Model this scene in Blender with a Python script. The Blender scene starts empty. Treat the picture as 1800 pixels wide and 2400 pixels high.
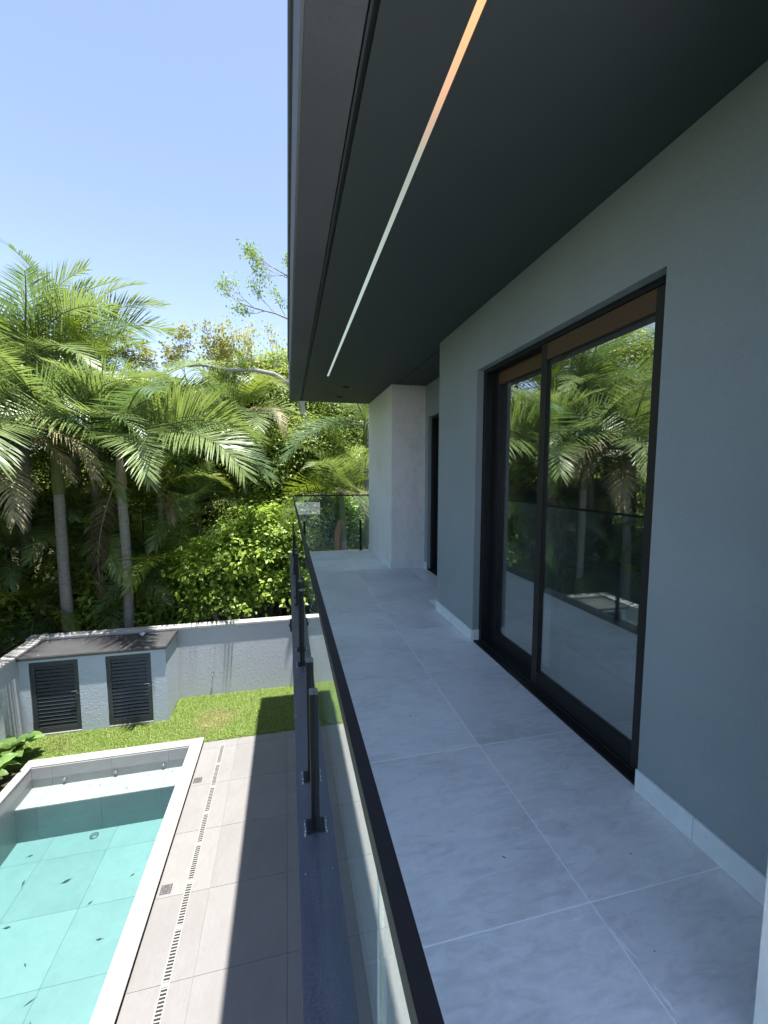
import bpy, bmesh, math, random
import numpy as np
from mathutils import Vector, Matrix
random.seed(7)
R = math.radians
sc = bpy.context.scene
col = sc.collection

# ------------------------------------------------------------------ camera
cam_d = bpy.data.cameras.new('camera'); cam = bpy.data.objects.new('camera', cam_d)
col.objects.link(cam)
cam.location = (0, 0, 1.5)
cam.rotation_euler = (math.pi/2 - .0896, 0, -.2292)
cam_d.sensor_fit = 'HORIZONTAL'; cam_d.sensor_width = 36; cam_d.lens = 36*967.1/1800
cam_d.clip_start = .02; cam_d.clip_end = 600
sc.camera = cam

# ------------------------------------------------------------------ sky, sun, exposure
SUN = Vector((.71, -.60, 6.8)).normalized()
w = bpy.data.worlds.new('World'); sc.world = w; w.use_nodes = True
nt = w.node_tree; nt.nodes.clear()
sky = nt.nodes.new('ShaderNodeTexSky'); sky.sky_type = 'NISHITA'; sky.sun_disc = False
sky.sun_elevation = math.asin(SUN.z); sky.sun_rotation = math.atan2(SUN.x, SUN.y)
sky.altitude = 300; sky.air_density = 1.0; sky.dust_density = .3; sky.ozone_density = 4.0
bg = nt.nodes.new('ShaderNodeBackground'); bg.inputs[1].default_value = .095
wo = nt.nodes.new('ShaderNodeOutputWorld')
wb = nt.nodes.new('ShaderNodeMix'); wb.data_type = 'RGBA'; wb.blend_type = 'MULTIPLY'; wb.inputs[0].default_value = 1
wb.inputs[7].default_value = (.745, .60, .54, 1)      # the camera's white balance
nt.links.new(sky.outputs[0], wb.inputs[6]); nt.links.new(wb.outputs[2], bg.inputs[0]); nt.links.new(bg.outputs[0], wo.inputs[0])
sd = bpy.data.lights.new('sun', 'SUN'); sd.energy = 2.0; sd.angle = R(.53); sd.color = (1, .965, .92)
so = bpy.data.objects.new('sun', sd); col.objects.link(so)
so.rotation_euler = SUN.to_track_quat('Z', 'Y').to_euler(); so.location = (2, -2, 12)
sc.view_settings.view_transform = 'Standard'; sc.view_settings.look = 'None'
sc.view_settings.exposure = 2.66; sc.view_settings.gamma = 1
sc.cycles.max_bounces = 10; sc.cycles.transparent_max_bounces = 24
sc.cycles.diffuse_bounces = 4; sc.cycles.glossy_bounces = 5
sc.cycles.sample_clamp_indirect = 6
sc.cycles.caustics_reflective = False; sc.cycles.caustics_refractive = False

# ------------------------------------------------------------------ helpers: objects
def tag(o, label=None, cat=None, group=None, kind=None):
    if label: o['label'] = label
    if cat: o['category'] = cat
    if group: o['group'] = group
    if kind: o['kind'] = kind
    return o
def empty(name, loc=(0, 0, 0), rz=0, parent=None):
    o = bpy.data.objects.new(name, None); col.objects.link(o)
    o.location = loc; o.rotation_euler = (0, 0, rz); o.empty_display_size = .2
    if parent: o.parent = parent
    return o
def link(name, me, parent=None, loc=None):
    o = bpy.data.objects.new(name, me); col.objects.link(o)
    if parent: o.parent = parent
    if loc is not None: o.location = loc
    return o
class MB:
    """collects polygons, then links them as one mesh"""
    def __init__(s): s.v = []; s.f = []; s.m = []; s.sm = []
    def add(s, vs, fs, mi=0, smooth=False):
        b = len(s.v); s.v += [tuple(v) for v in vs]; s.f += [tuple(b+i for i in f) for f in fs]
        s.m += [mi]*len(fs); s.sm += [smooth]*len(fs)
    def box(s, x0, x1, y0, y1, z0, z1, mi=0):
        s.add([(x0,y0,z0),(x1,y0,z0),(x1,y1,z0),(x0,y1,z0),(x0,y0,z1),(x1,y0,z1),(x1,y1,z1),(x0,y1,z1)],
              [(0,3,2,1),(4,5,6,7),(0,1,5,4),(1,2,6,5),(2,3,7,6),(3,0,4,7)], mi)
    def tube(s, pts, rad, n=6, mi=0, caps=True):
        pts = [Vector(p) for p in pts]; vs = []; fs = []
        up = Vector((.3, .2, 1)).normalized(); prev = None
        for i, p in enumerate(pts):
            d = (pts[min(i+1, len(pts)-1)] - pts[max(i-1, 0)])
            if d.length < 1e-6: d = Vector((0,0,1))
            d.normalize()
            a = prev if prev is not None else (up.cross(d) if abs(up.dot(d)) < .95 else Vector((1,0,0)).cross(d))
            a = (a - d*a.dot(d)).normalized(); prev = a; b = d.cross(a)
            r = rad[i] if hasattr(rad, '__len__') else rad
            for k in range(n):
                t = 2*math.pi*k/n; vs.append(p + a*math.cos(t)*r + b*math.sin(t)*r)
        for i in range(len(pts)-1):
            for k in range(n):
                k2 = (k+1) % n; fs.append((i*n+k, i*n+k2, (i+1)*n+k2, (i+1)*n+k))
        s.add(vs, fs, mi, True)
        if caps:
            b = len(s.v); s.add([vs[k] for k in range(n)], [tuple(reversed(range(n)))], mi)
            s.add(vs[-n:], [tuple(range(n))], mi)
    def mesh(s, name, mats, bevel=0):
        me = bpy.data.meshes.new(name); me.from_pydata(s.v, [], s.f)
        for m in (mats if isinstance(mats, (list, tuple)) else [mats]): me.materials.append(m)
        me.polygons.foreach_set('material_index', s.m); me.polygons.foreach_set('use_smooth', s.sm)
        if bevel:
            bm = bmesh.new(); bm.from_mesh(me)
            bmesh.ops.bevel(bm, geom=bm.edges[:], offset=bevel, segments=1, affect='EDGES', clamp_overlap=True)
            bm.to_mesh(me); bm.free()
        me.update(); return me
    def obj(s, name, mats, parent=None, bevel=0): return link(name, s.mesh(name, mats, bevel), parent)
def box(name, x0, x1, y0, y1, z0, z1, mat, parent=None, bevel=0):
    """a box whose object origin is its centre"""
    c = ((x0+x1)/2, (y0+y1)/2, (z0+z1)/2); m = MB()
    m.box(x0-c[0], x1-c[0], y0-c[1], y1-c[1], z0-c[2], z1-c[2])
    o = m.obj(name, mat, parent, bevel)
    pw = Vector((0,0,0)); q = parent
    while q: pw += q.location; q = q.parent
    o.location = Vector(c) - pw
    return o

# ------------------------------------------------------------------ helpers: materials
class NT:
    def __init__(s, name):
        s.mat = bpy.data.materials.new(name); s.mat.use_nodes = True; s.t = s.mat.node_tree
        s.t.nodes.clear(); s.out = s.n('ShaderNodeOutputMaterial')
        g = s.n('ShaderNodeNewGeometry'); s.geo = g; s.P = g.outputs['Position']
    def n(s, t, **k):
        x = s.t.nodes.new(t)
        for a, b in k.items(): setattr(x, a, b)
        return x
    def L(s, a, b): s.t.links.new(a, b)
    def noise(s, scale, detail=4, rough=.55, vec=None, sc3=None, dist=0):
        v = vec if vec is not None else s.P
        if sc3:
            m = s.n('ShaderNodeMapping'); m.inputs['Scale'].default_value = sc3; s.L(v, m.inputs[0]); v = m.outputs[0]
        x = s.n('ShaderNodeTexNoise'); x.inputs['Scale'].default_value = scale
        x.inputs['Detail'].default_value = detail; x.inputs['Roughness'].default_value = rough
        x.inputs['Distortion'].default_value = dist
        s.L(v, x.inputs['Vector']); return x.outputs['Fac']
    def ramp(s, fac, stops):
        x = s.n('ShaderNodeValToRGB'); s.L(fac, x.inputs[0]); e = x.color_ramp.elements
        while len(e) < len(stops): e.new(.5)
        for i, (p, c) in enumerate(stops):
            e[i].position = p; e[i].color = (*c, 1) if len(c) == 3 else c
        return x.outputs[0]
    def val(s, fac, a, b, lo=0, hi=1):
        x = s.n('ShaderNodeMapRange'); s.L(fac, x.inputs[0])
        x.inputs[1].default_value = lo; x.inputs[2].default_value = hi
        x.inputs[3].default_value = a; x.inputs[4].default_value = b; return x.outputs[0]
    def math(s, op, a, b=None):
        x = s.n('ShaderNodeMath', operation=op)
        for i, v in enumerate((a, b)):
            if v is None: continue
            if isinstance(v, (int, float)): x.inputs[i].default_value = v
            else: s.L(v, x.inputs[i])
        return x.outputs[0]
    def mix(s, fac, a, b, bt='MIX'):
        x = s.n('ShaderNodeMix', data_type='RGBA', blend_type=bt)
        for v, i in ((fac, 0), (a, 6), (b, 7)):
            if isinstance(v, (int, float)): x.inputs[i].default_value = v
            elif isinstance(v, tuple): x.inputs[i].default_value = (*v, 1)
            else: s.L(v, x.inputs[i])
        return x.outputs[2]
    def bump(s, h, strength=.3, dist=.01, normal=None):
        x = s.n('ShaderNodeBump'); x.inputs['Strength'].default_value = strength
        x.inputs['Distance'].default_value = dist; s.L(h, x.inputs['Height'])
        if normal is not None: s.L(normal, x.inputs['Normal'])
        return x.outputs[0]
    def bsdf(s, color, rough=.6, metal=0, spec=.5, normal=None, **kw):
        x = s.n('ShaderNodeBsdfPrincipled')
        if isinstance(color, tuple): x.inputs['Base Color'].default_value = (*color, 1)
        else: s.L(color, x.inputs['Base Color'])
        if isinstance(rough, (int, float)): x.inputs['Roughness'].default_value = rough
        else: s.L(rough, x.inputs['Roughness'])
        x.inputs['Metallic'].default_value = metal; x.inputs['Specular IOR Level'].default_value = spec
        if normal is not None: s.L(normal, x.inputs['Normal'])
        return x.outputs[0]
    def end(s, sh): s.L(sh, s.out.inputs['Surface']); return s.mat

def m_plain(name, c, rough=.5, metal=0, spec=.5, var=.12, scale=6, bump=0, bscale=200):
    t = NT(name); f = t.noise(scale, 5)
    cc = t.mix(f, tuple(v*(1-var) for v in c), tuple(min(1, v*(1+var)) for v in c))
    nb = t.bump(t.noise(bscale, 3), bump, .003) if bump else None
    return t.end(t.bsdf(cc, t.val(t.noise(scale*3, 3), rough*.85, min(1, rough*1.15)), metal, spec, nb))

def m_tile(name, lo, mid, hi, rough, streak, seed=0.):
    """cement-look porcelain: clouds, drawn-out smears, every tile a little different"""
    t = NT(name); oi = t.n('ShaderNodeObjectInfo')
    add = t.n('ShaderNodeVectorMath', operation='ADD'); sc_ = t.n('ShaderNodeVectorMath', operation='SCALE')
    cmb = t.n('ShaderNodeCombineXYZ'); t.L(oi.outputs['Random'], cmb.inputs[0]); t.L(oi.outputs['Random'], cmb.inputs[1])
    cmb.inputs[2].default_value = seed
    t.L(cmb.outputs[0], sc_.inputs[0]); sc_.inputs['Scale'].default_value = 31.
    t.L(t.P, add.inputs[0]); t.L(sc_.outputs[0], add.inputs[1]); v = add.outputs[0]
    n1 = t.noise(1.6, 6, .6, v); n2 = t.noise(7, 6, .65, v, streak, 1.2); n3 = t.noise(60, 3, .6, v)
    a = t.math('ADD', t.math('MULTIPLY', n1, .55), t.math('MULTIPLY', n2, .45))
    c = t.ramp(a, [(.38, lo), (.5, mid), (.62, hi)])
    c = t.mix(.12, c, t.ramp(n3, [(.3, lo), (.7, hi)]))
    sm = t.ramp(t.noise(3.2, 7, .7, v, streak, 2.), [(.60, (0,0,0)), (.72, (1,1,1))])
    c = t.mix(t.math('MULTIPLY', sm, .35), c, tuple(x*.72 for x in lo))
    br = t.val(oi.outputs['Random'], .93, 1.05)
    c = t.mix(1., c, br, 'MULTIPLY')
    # bits of dried dust
    dust = t.ramp(t.noise(2.3, 8, .75, t.P), [(.62, (0,0,0)), (.74, (1,1,1))])
    c = t.mix(t.math('MULTIPLY', dust, .25), c, tuple(min(1, x*1.3) for x in hi))
    return t.end(t.bsdf(c, t.val(n2, rough-.07, rough+.1), 0, .4, t.bump(n3, .08, .002)))

def m_stucco(name, c, var=.1, scale=140, strength=.6, rough=.85, dist=.004, spec=.25):
    t = NT(name); n1 = t.noise(1.3, 5); n2 = t.noise(scale, 4, .6); n3 = t.noise(scale*.3, 3)
    cc = t.mix(n1, tuple(v*(1-var) for v in c), tuple(v*(1+var) for v in c))
    sp = t.ramp(n2, [(.28, (.75,.75,.75)), (.46, (1,1,1))])
    cc = t.mix(.5, cc, t.mix(1., cc, sp, 'MULTIPLY'))
    h = t.math('ADD', n2, t.math('MULTIPLY', n3, .8))
    return t.end(t.bsdf(cc, rough, 0, spec, t.bump(h, strength, dist)))

def m_glass(name, tint, r0, rough=0., dirt=.0):
    t = NT(name); d = t.n('ShaderNodeVectorMath', operation='DOT_PRODUCT')
    t.L(t.geo.outputs['Incoming'], d.inputs[0]); t.L(t.geo.outputs['Normal'], d.inputs[1])
    c = t.math('ABSOLUTE', d.outputs['Value']); k = t.math('SUBTRACT', 1., c)
    F = t.math('ADD', r0, t.math('MULTIPLY', t.math('POWER', k, 5.), 1-r0))
    tr = t.n('ShaderNodeBsdfTransparent'); tr.inputs[0].default_value = (*tint, 1)
    gl = t.n('ShaderNodeBsdfGlossy'); gl.inputs['Roughness'].default_value = rough
    gl.inputs['Color'].default_value = (.96, 1, .985, 1)
    ms = t.n('ShaderNodeMixShader'); t.L(F, ms.inputs[0]); t.L(tr.outputs[0], ms.inputs[1]); t.L(gl.outputs[0], ms.inputs[2])
    sh = ms.outputs[0]
    if dirt:
        df = t.n('ShaderNodeBsdfDiffuse'); df.inputs[0].default_value = (.6, .62, .62, 1)
        m2 = t.n('ShaderNodeMixShader'); f = t.math('MULTIPLY', t.noise(2.2, 5), dirt)
        t.L(f, m2.inputs[0]); t.L(sh, m2.inputs[1]); t.L(df.outputs[0], m2.inputs[2]); sh = m2.outputs[0]
    return t.end(sh)

def m_leaf(name, a, b, trans, rough=.42, scale=.9, tfac=.4, spec=.5):
    t = NT(name); oi = t.n('ShaderNodeObjectInfo')
    n = t.noise(scale, 3); n2 = t.noise(scale*14, 2)
    f = t.math('ADD', t.math('MULTIPLY', n, .6), t.math('MULTIPLY', n2, .4))
    c = t.ramp(f, [(.40, a), (.60, b)])
    c = t.mix(1., c, t.val(oi.outputs['Random'], .82, 1.2), 'MULTIPLY')
    p = t.bsdf(c, rough, 0, spec)
    tl = t.n('ShaderNodeBsdfTranslucent')
    t.L(t.mix(1., t.mix(.5, c, trans), (1.0, 1.0, 1.0), 'MULTIPLY'), tl.inputs[0])
    ms = t.n('ShaderNodeMixShader'); ms.inputs[0].default_value = tfac
    t.L(p, ms.inputs[1]); t.L(tl.outputs[0], ms.inputs[2]); return t.end(ms.outputs[0])

M = {}
M['btile'] = m_tile('balcony_porcelain', (.53,.53,.54), (.68,.68,.69), (.77,.77,.78), .4, (1, 3.2, 1))
M['skirt'] = m_tile('skirting_porcelain', (.62,.65,.67), (.70,.73,.75), (.76,.79,.81), .5, (1, 2, 2), 4.)
M['dtile'] = m_tile('deck_porcelain', (.198,.191,.181), (.214,.206,.196), (.232,.224,.213), .55, (3, 1, 1), 2.)
M['coping'] = m_tile('coping_porcelain', (.27,.263,.255), (.30,.293,.285), (.33,.323,.315), .55, (2, 1, 1), 7.)
M['grout'] = m_plain('pale_grout', (.90,.90,.90), .8, var=.08)
M['dgrout'] = m_plain('deck_grout', (.19,.18,.17), .85, var=.2)
M['wall'] = m_stucco('grey_green_texture_paint', (.275,.318,.330), .14, 120, .7, .75, .004)
M['ceil'] = m_stucco('charcoal_ceiling_paint', (.052,.060,.060), .06, 260, .12, .6, .001)
M['band'] = m_stucco('charcoal_render', (.095,.100,.104), .28, 60, .8, .8, .003)
M['slot'] = m_plain('slot_black', (.012,.012,.014), .5)
M['fascia'] = m_stucco('fascia_grey_render', (.16,.165,.18), .12, 90, .4)
M['cap'] = m_plain('roof_flashing', (.11,.11,.115), .5, .3, var=.4, scale=9)
def column_mat():
    t = NT('column_burnished_plaster')
    n1 = t.noise(2.0, 6, .65, None, (1.3, 1.3, .8), 1.5); n2 = t.noise(9, 5, .6, None, (1, 1, .45), 2.5)
    a = t.math('ADD', t.math('MULTIPLY', n1, .5), t.math('MULTIPLY', n2, .5))
    c = t.ramp(a, [(.35, (.66,.66,.65)), (.5, (.75,.75,.74)), (.65, (.80,.80,.79))])
    return t.end(t.bsdf(c, .55, 0, .3, t.bump(n2, .12, .004)))
M['column'] = column_mat()
def granite_mat():
    t = NT('dark_granite')
    n1 = t.noise(160, 2, .7); n2 = t.noise(3, 6, .7, None, (5, 1, 1))
    c = t.ramp(n1, [(.34, (.038,.043,.058)), (.54, (.056,.063,.084)), (.74, (.095,.105,.135))])
    c = t.mix(t.val(n2, .0, .35, .35, .7), c, (.16,.17,.20))
    return t.end(t.bsdf(c, t.val(n2, .22, .5), 0, .5))
M['granite'] = granite_mat()
M['black'] = m_plain('black_powder_coat', (.010,.011,.013), .55, 0, .25, .1)
M['rail'] = m_plain('black_rail_finish', (.012,.012,.014), .55, 0, .3, .1, bump=.1, bscale=900)
M['frame'] = m_plain('black_aluminium_frame', (.010,.011,.012), .5, 0, .3, .12)
M['brown'] = m_plain('rail_painted_reflection', (.085,.045,.022), .45, 0, .5, .15, 3)  # warm led reflection on the top rails, painted in as brown
M['bronze'] = m_plain('bronze_stile_finish', (.024,.023,.020), .5, 0, .3, .12, 3)
M['post_cap'] = m_plain('grey_post_cap', (.13,.135,.145), .4)
M['gasket'] = m_plain('grey_gasket', (.35,.36,.36), .5)
M['silicone'] = m_plain('silicone_residue', (.42,.44,.48), .5, var=.4, scale=60)
M['glass'] = m_glass('railing_glass', (.86,.95,.92), .045, 0., .015)
M['dglass'] = m_glass('door_reflective_glass', (.72,.73,.72), .38, 0., .02)
M['yard'] = m_stucco('boundary_wall_render', (.48,.50,.55), .06, 60, .8, .9, .007)
M['shed'] = m_stucco('pump_house_render', (.46,.51,.58), .06, 60, .8, .9, .007)
M['wcap'] = m_plain('white_wall_coping', (.42,.41,.40), .8, var=.12, scale=14, bump=.3, bscale=60)
M['slab'] = m_plain('weathered_dark_roof_slab', (.052,.052,.054), .7, var=.35, scale=3.5, bump=.25, bscale=50)
M['louvre'] = m_plain('black_louvre_aluminium', (.04,.046,.052), .4, 0, .5)
M['white'] = m_plain('white_plastic', (.72,.72,.70), .45)
M['steel'] = m_plain('brushed_steel', (.45,.46,.47), .3, 1.)
M['drain'] = m_plain('cream_drain_plastic', (.30,.295,.27), .5)
M['dark'] = m_plain('dark_hollow', (.015,.015,.015), .8)
M['grate'] = m_plain('grey_floor_grate', (.18,.17,.165), .5, .4)
M['pool'] = m_tile('pool_porcelain', (.25,.245,.245), (.27,.265,.265), (.288,.283,.283), .5, (1, 1, 2), 9.)
M['pgrout'] = m_plain('pool_grout', (.25,.245,.245), .8)
M['inwall'] = m_plain('interior_white_wall', (.55,.57,.57), .7, var=.03)
M['darkwall'] = m_plain('interior_grey_wall', (.20,.21,.21), .7, var=.03)
M['poolw'] = m_tile('pool_wall_porcelain', (.32,.312,.305), (.345,.338,.33), (.37,.362,.355), .5, (1, 1, 2), 9.)
def wood_mat():
    t = NT('interior_wood_floor'); n = t.noise(3, 6, .6, None, (6, .6, 1), 1.)
    return t.end(t.bsdf(t.ramp(n, [(.3, (.34,.20,.13)), (.7, (.52,.34,.24))]), .4, 0, .4))
M['wood'] = wood_mat()
def soil_mat():
    t = NT('leaf_litter_soil'); n = t.noise(9, 7, .7); n2 = t.noise(.8, 4)
    c = t.ramp(n, [(.3, (.03,.028,.016)), (.55, (.08,.07,.04)), (.75, (.17,.13,.08))])
    return t.end(t.bsdf(t.mix(t.val(n2, 0, .5), c, (.02,.035,.012)), .9, 0, .2, t.bump(n, .8, .08)))
M['soil'] = soil_mat()
M['turf'] = m_plain('turf_base', (.09,.125,.025), .9, var=.4, scale=12)
G0 = -3.2
def grass_mat():
    t = NT('grass_blades'); n = t.noise(1.1, 4, .6); n2 = t.noise(45, 2)
    c = t.ramp(n2, [(.3, (.09,.155,.028)), (.5, (.20,.30,.05)), (.70, (.40,.46,.15))])
    patch = t.ramp(n, [(.60, (0,0,0)), (.74, (1,1,1))])
    c = t.mix(t.math('MULTIPLY', patch, .5), c, (.20,.17,.07))
    dd = t.n('ShaderNodeVectorMath', operation='DISTANCE'); t.L(t.P, dd.inputs[0]); dd.inputs[1].default_value = (-1.45, 8.15, G0)
    worn = t.val(t.math('ADD', dd.outputs['Value'], t.math('MULTIPLY', t.noise(7, 4), .5)), 1, 0, .45, .75)
    c = t.mix(t.math('MULTIPLY', worn, .55), c, (.36,.30,.14))
    p = t.bsdf(c, .5, 0, .35); tl = t.n('ShaderNodeBsdfTranslucent'); t.L(c, tl.inputs[0])
    ms = t.n('ShaderNodeMixShader'); ms.inputs[0].default_value = .3
    t.L(p, ms.inputs[1]); t.L(tl.outputs[0], ms.inputs[2]); return t.end(ms.outputs[0])
M['grass'] = grass_mat()
M['palm'] = m_leaf('palm_leaf_green', (.11,.165,.05), (.25,.33,.11), (.45,.58,.10), .36, .7, .36, .6)
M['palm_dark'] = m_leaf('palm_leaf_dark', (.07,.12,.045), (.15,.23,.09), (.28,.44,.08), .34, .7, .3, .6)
M['palm_lime'] = m_leaf('palm_leaf_lime', (.14,.20,.025), (.22,.28,.045), (.42,.55,.05), .4, .7, .42, .5)
M['palm_dry'] = m_leaf('palm_leaf_dry', (.20,.17,.09), (.46,.42,.24), (.40,.33,.16), .5, .9, .3, .4)
M['palm_dead'] = m_leaf('palm_leaf_dead', (.13,.095,.06), (.25,.19,.125), (.22,.15,.09), .7, .9, .15, .2)
M['broad'] = m_leaf('broad_leaf_green', (.13,.19,.035), (.34,.43,.08), (.58,.70,.10), .4, 1.3, .42, .45)
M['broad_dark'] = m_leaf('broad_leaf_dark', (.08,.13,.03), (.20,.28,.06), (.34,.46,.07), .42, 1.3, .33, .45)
M['bush'] = m_leaf('bush_leaf_bright', (.16,.26,.035), (.37,.48,.075), (.42,.60,.06), .4, 2., .4, .45)
M['sparse'] = m_leaf('sparse_leaf_yellowish', (.26,.30,.07), (.48,.46,.17), (.60,.60,.16), .5, 3., .4, .3)
M['wide'] = m_leaf('wide_leaf_pale', (.10,.19,.05), (.19,.30,.09), (.35,.50,.12), .38, 4., .35, .5)
def bark_mat(name, a, b, sc3, s=10):
    t = NT(name); n = t.noise(s, 6, .65, None, sc3); n2 = t.noise(2.5, 4)
    c = t.mix(t.val(n2, 0, .5, .3, .7), t.ramp(n, [(.3, a), (.7, b)]), tuple(v*.8 for v in b))
    return t.end(t.bsdf(c, .85, 0, .2, t.bump(n, .7, .015)))
M['ptrunk'] = bark_mat('palm_trunk_bark', (.17,.16,.14), (.36,.34,.31), (1, 1, 4))
M['pbrown'] = bark_mat('palm_old_sheath', (.20,.15,.11), (.36,.29,.23), (3, 3, .5))
M['pshaft'] = bark_mat('palm_crownshaft', (.09,.12,.04), (.17,.20,.08), (4, 4, .4))
M['pred'] = bark_mat('palm_red_sheath', (.30,.10,.06), (.40,.20,.14), (4, 4, .4))
M['bark'] = bark_mat('pale_bark', (.22,.20,.18), (.42,.40,.37), (2, 2, 2))
M['bark_dark'] = bark_mat('dark_bark', (.05,.045,.035), (.12,.10,.08), (2, 2, 1))
M['litter'] = m_plain('fallen_leaf_brown', (.05,.055,.035), .7, var=.4, scale=30)

# ================================================================== GROUND
G = -3.2          # yard level
def grid_terrain():
    xs = sorted(set([-150,-90,-60,-45,-36] + [-30+i*1.5 for i in range(41)] + [36,45,60,90,150, -4.95, 9.0]))
    ys = sorted(set([-150,-90,-60,-40,-30,-22,-15,-12] + [-9+i*1.5 for i in range(40)] + [60,75,100,150, 9.3]))
    rng = random.Random(3)
    def hz(x, y):
        d = max(y-10.5, (-5.8-x)*.9, 0)
        z = G-.35 + 6.2*(1-math.exp(-(max(0, d-1.5)/9.)**1.5)) + (0 if d < 1 else .5*math.sin(x*.45)*math.sin(y*.37+1))
        return z if (y > 9.3 or x < -4.95) else G-.35
    idx = {}; v = []; f = []
    for i, x in enumerate(xs):
        for j, y in enumerate(ys): idx[i, j] = len(v); v.append((x, y, hz(x, y)))
    for i in range(len(xs)-1):
        for j in range(len(ys)-1):
            cx = (xs[i]+xs[i+1])/2; cy = (ys[j]+ys[j+1])/2
            if -4.95 < cx < 9 and -12 < cy < 9.3: continue
            f.append((idx[i,j], idx[i+1,j], idx[i+1,j+1], idx[i,j+1]))
    m = MB(); m.add(v, f, 0, True); o = m.obj('ground', M['soil']); tag(o, kind='structure')
grid_terrain()
def ter(x, y):
    d = max(y-10.5, (-5.8-x)*.9, 0)
    return G-.35 + 6.2*(1-math.exp(-(max(0, d-1.5)/9.)**1.5))

PX0, PX1, PY0, PY1 = -4.07, -1.73, -3.2, 7.29      # pool inner walls
CX0, CX1, CY1 = -4.20, -1.53, 7.49                 # pool coping outside
CT = G + .06                                       # coping top
# deck: bedding with grout colour, tiles above
deck = box('pool_deck', CX1+.001, 9.0, -12, 7.43, G-.30, G-.005, M['dgrout']); tag(deck, kind='structure')
xs = [CX1+.004, -.955, -.095, .765, 1.625]; ys = [7.43, 7.23]; y = 7.23
while y > -4: y -= .86; ys.append(y)
for i in range(len(xs)-1):
    for j in range(len(ys)-1):
        box('tile', xs[i]+.002, xs[i+1]-.002, ys[j+1]+.002, ys[j]-.002, G-.012, G+random.uniform(-.0005,.0005), M['dtile'], deck, .0012)
# lawn base and blades
lawn = box('lawn', -4.70, 9.0, 7.432, 9.10, G-.30, G-.02, M['turf']); tag(lawn, kind='structure')
strip = box('planting_bed', -4.70, CX0-.001, -12, 7.43, G-.30, G-.03, M['soil']); tag(strip, kind='structure')
fill = box('pool_backfill', CX0, CX1, 7.4905, 7.4315, G-.3, G-.2, M['soil']); bpy.data.objects.remove(fill)
def grass():
    rng = np.random.default_rng(5); n = 120000
    x = rng.uniform(-4.69, 2.2, n); y = rng.uniform(7.44, 9.09, n)
    keep = ~((x < -2.33) & (y > 8.30)) & ~((x < CX1+.01) & (x > CX0-.01) & (y < CY1+.01))
    x = x[keep]; y = y[keep]; n = len(x)
    a = rng.uniform(0, 2*np.pi, n) ; cl = np.sin(x*9)*np.cos(y*11+np.sin(x*5))
    cl = cl*.25 + rng.normal(size=n)*.35
    h = rng.uniform(.018, .038, n)*(1+.25*cl); wd = rng.uniform(.0022, .0042, n); le = rng.uniform(.5, 1.6, n)*h*1.3
    dx, dy = np.cos(a), np.sin(a); z0 = np.full(n, G-.021)
    b1 = np.stack([x-dy*wd, y+dx*wd, z0], 1); b2 = np.stack([x+dy*wd, y-dx*wd, z0], 1)
    mx = x+dx*le*.4; my = y+dy*le*.4
    m1 = np.stack([mx-dy*wd*.9, my+dx*wd*.9, z0+h*.75], 1); m2 = np.stack([mx+dy*wd*.9, my-dx*wd*.9, z0+h*.75], 1)
    t = np.stack([x+dx*le, y+dy*le, z0+h], 1)
    V = np.stack([b1, b2, m2, m1, t], 1).reshape(-1, 3); k = np.arange(n)*5
    F = np.concatenate([np.stack([k, k+1, k+2], 1), np.stack([k, k+2, k+3], 1), np.stack([k+3, k+2, k+4], 1)])
    o = link('grass', tri_mesh('grass', V, F, M['grass'])); tag(o, 'short bright green grass filling the strip between the pool and the boundary wall', 'grass', kind='stuff')
def tri_mesh(name, V, F, mat, smooth=False):
    me = bpy.data.meshes.new(name); nv, nf = len(V), len(F)
    me.vertices.add(nv); me.vertices.foreach_set('co', np.ascontiguousarray(V, dtype=np.float32).ravel())
    me.loops.add(nf*3); me.loops.foreach_set('vertex_index', np.ascontiguousarray(F, dtype=np.int32).ravel())
    me.polygons.add(nf); me.polygons.foreach_set('loop_start', np.arange(nf, dtype=np.int32)*3)
    for m in (mat if isinstance(mat, (list, tuple)) else [mat]): me.materials.append(m)
    me.update(calc_edges=True)
    if smooth: me.polygons.foreach_set('use_smooth', np.ones(nf, dtype=bool))
    return me
grass()

# ================================================================== POOL
pool = empty('swimming_pool', (0, 0, 0)); tag(pool, 'rectangular tiled swimming pool with turquoise water and white coping beside the lawn', 'swimming pool')
BZ, FZ, BY = G-.29, G-.82, 6.84     # bench top, floor, bench front
shell = MB()
shell.box(PX0-.12, PX0-.012, PY0-.1, PY1+.1, FZ-.1, CT-.03); shell.box(PX1+.012, PX1+.12, PY0-.1, PY1+.1, FZ-.1, CT-.03)
shell.box(PX0-.012, PX1+.012, PY1+.012, PY1+.1, FZ-.1, CT-.03); shell.box(PX0-.012, PX1+.012, PY0-.1, PY0-.012, FZ-.1, CT-.03)
shell.box(PX0-.012, PX1+.012, PY0-.012, PY1+.012, FZ-.1, FZ-.012); shell.box(PX0-.012, PX1+.012, BY+.012, PY1+.012, FZ-.012, BZ-.012)
shell.obj('pool_shell', M['pgrout'], pool)
def split(a, b, step, off=0):
    c = [a]; k = math.ceil((a-off)/step+1e-6)
    while off + k*step < b-.05: c.append(off+k*step); k += 1
    return [q for i, q in enumerate(c) if i == 0 or q-a > .05] + [b]
g = .0015; th = .012
for ya, yb in zip(split(PY0, BY, .86, 4.708)[:-1], split(PY0, BY, .86, 4.708)[1:]):
    for xa, xb in zip(split(PX0, PX1, .86, -2.715)[:-1], split(PX0, PX1, .86, -2.715)[1:]):
        box('floor_tile', xa+g, xb-g, ya+g, yb-g, FZ-th, FZ, M['pool'], pool)
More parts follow.
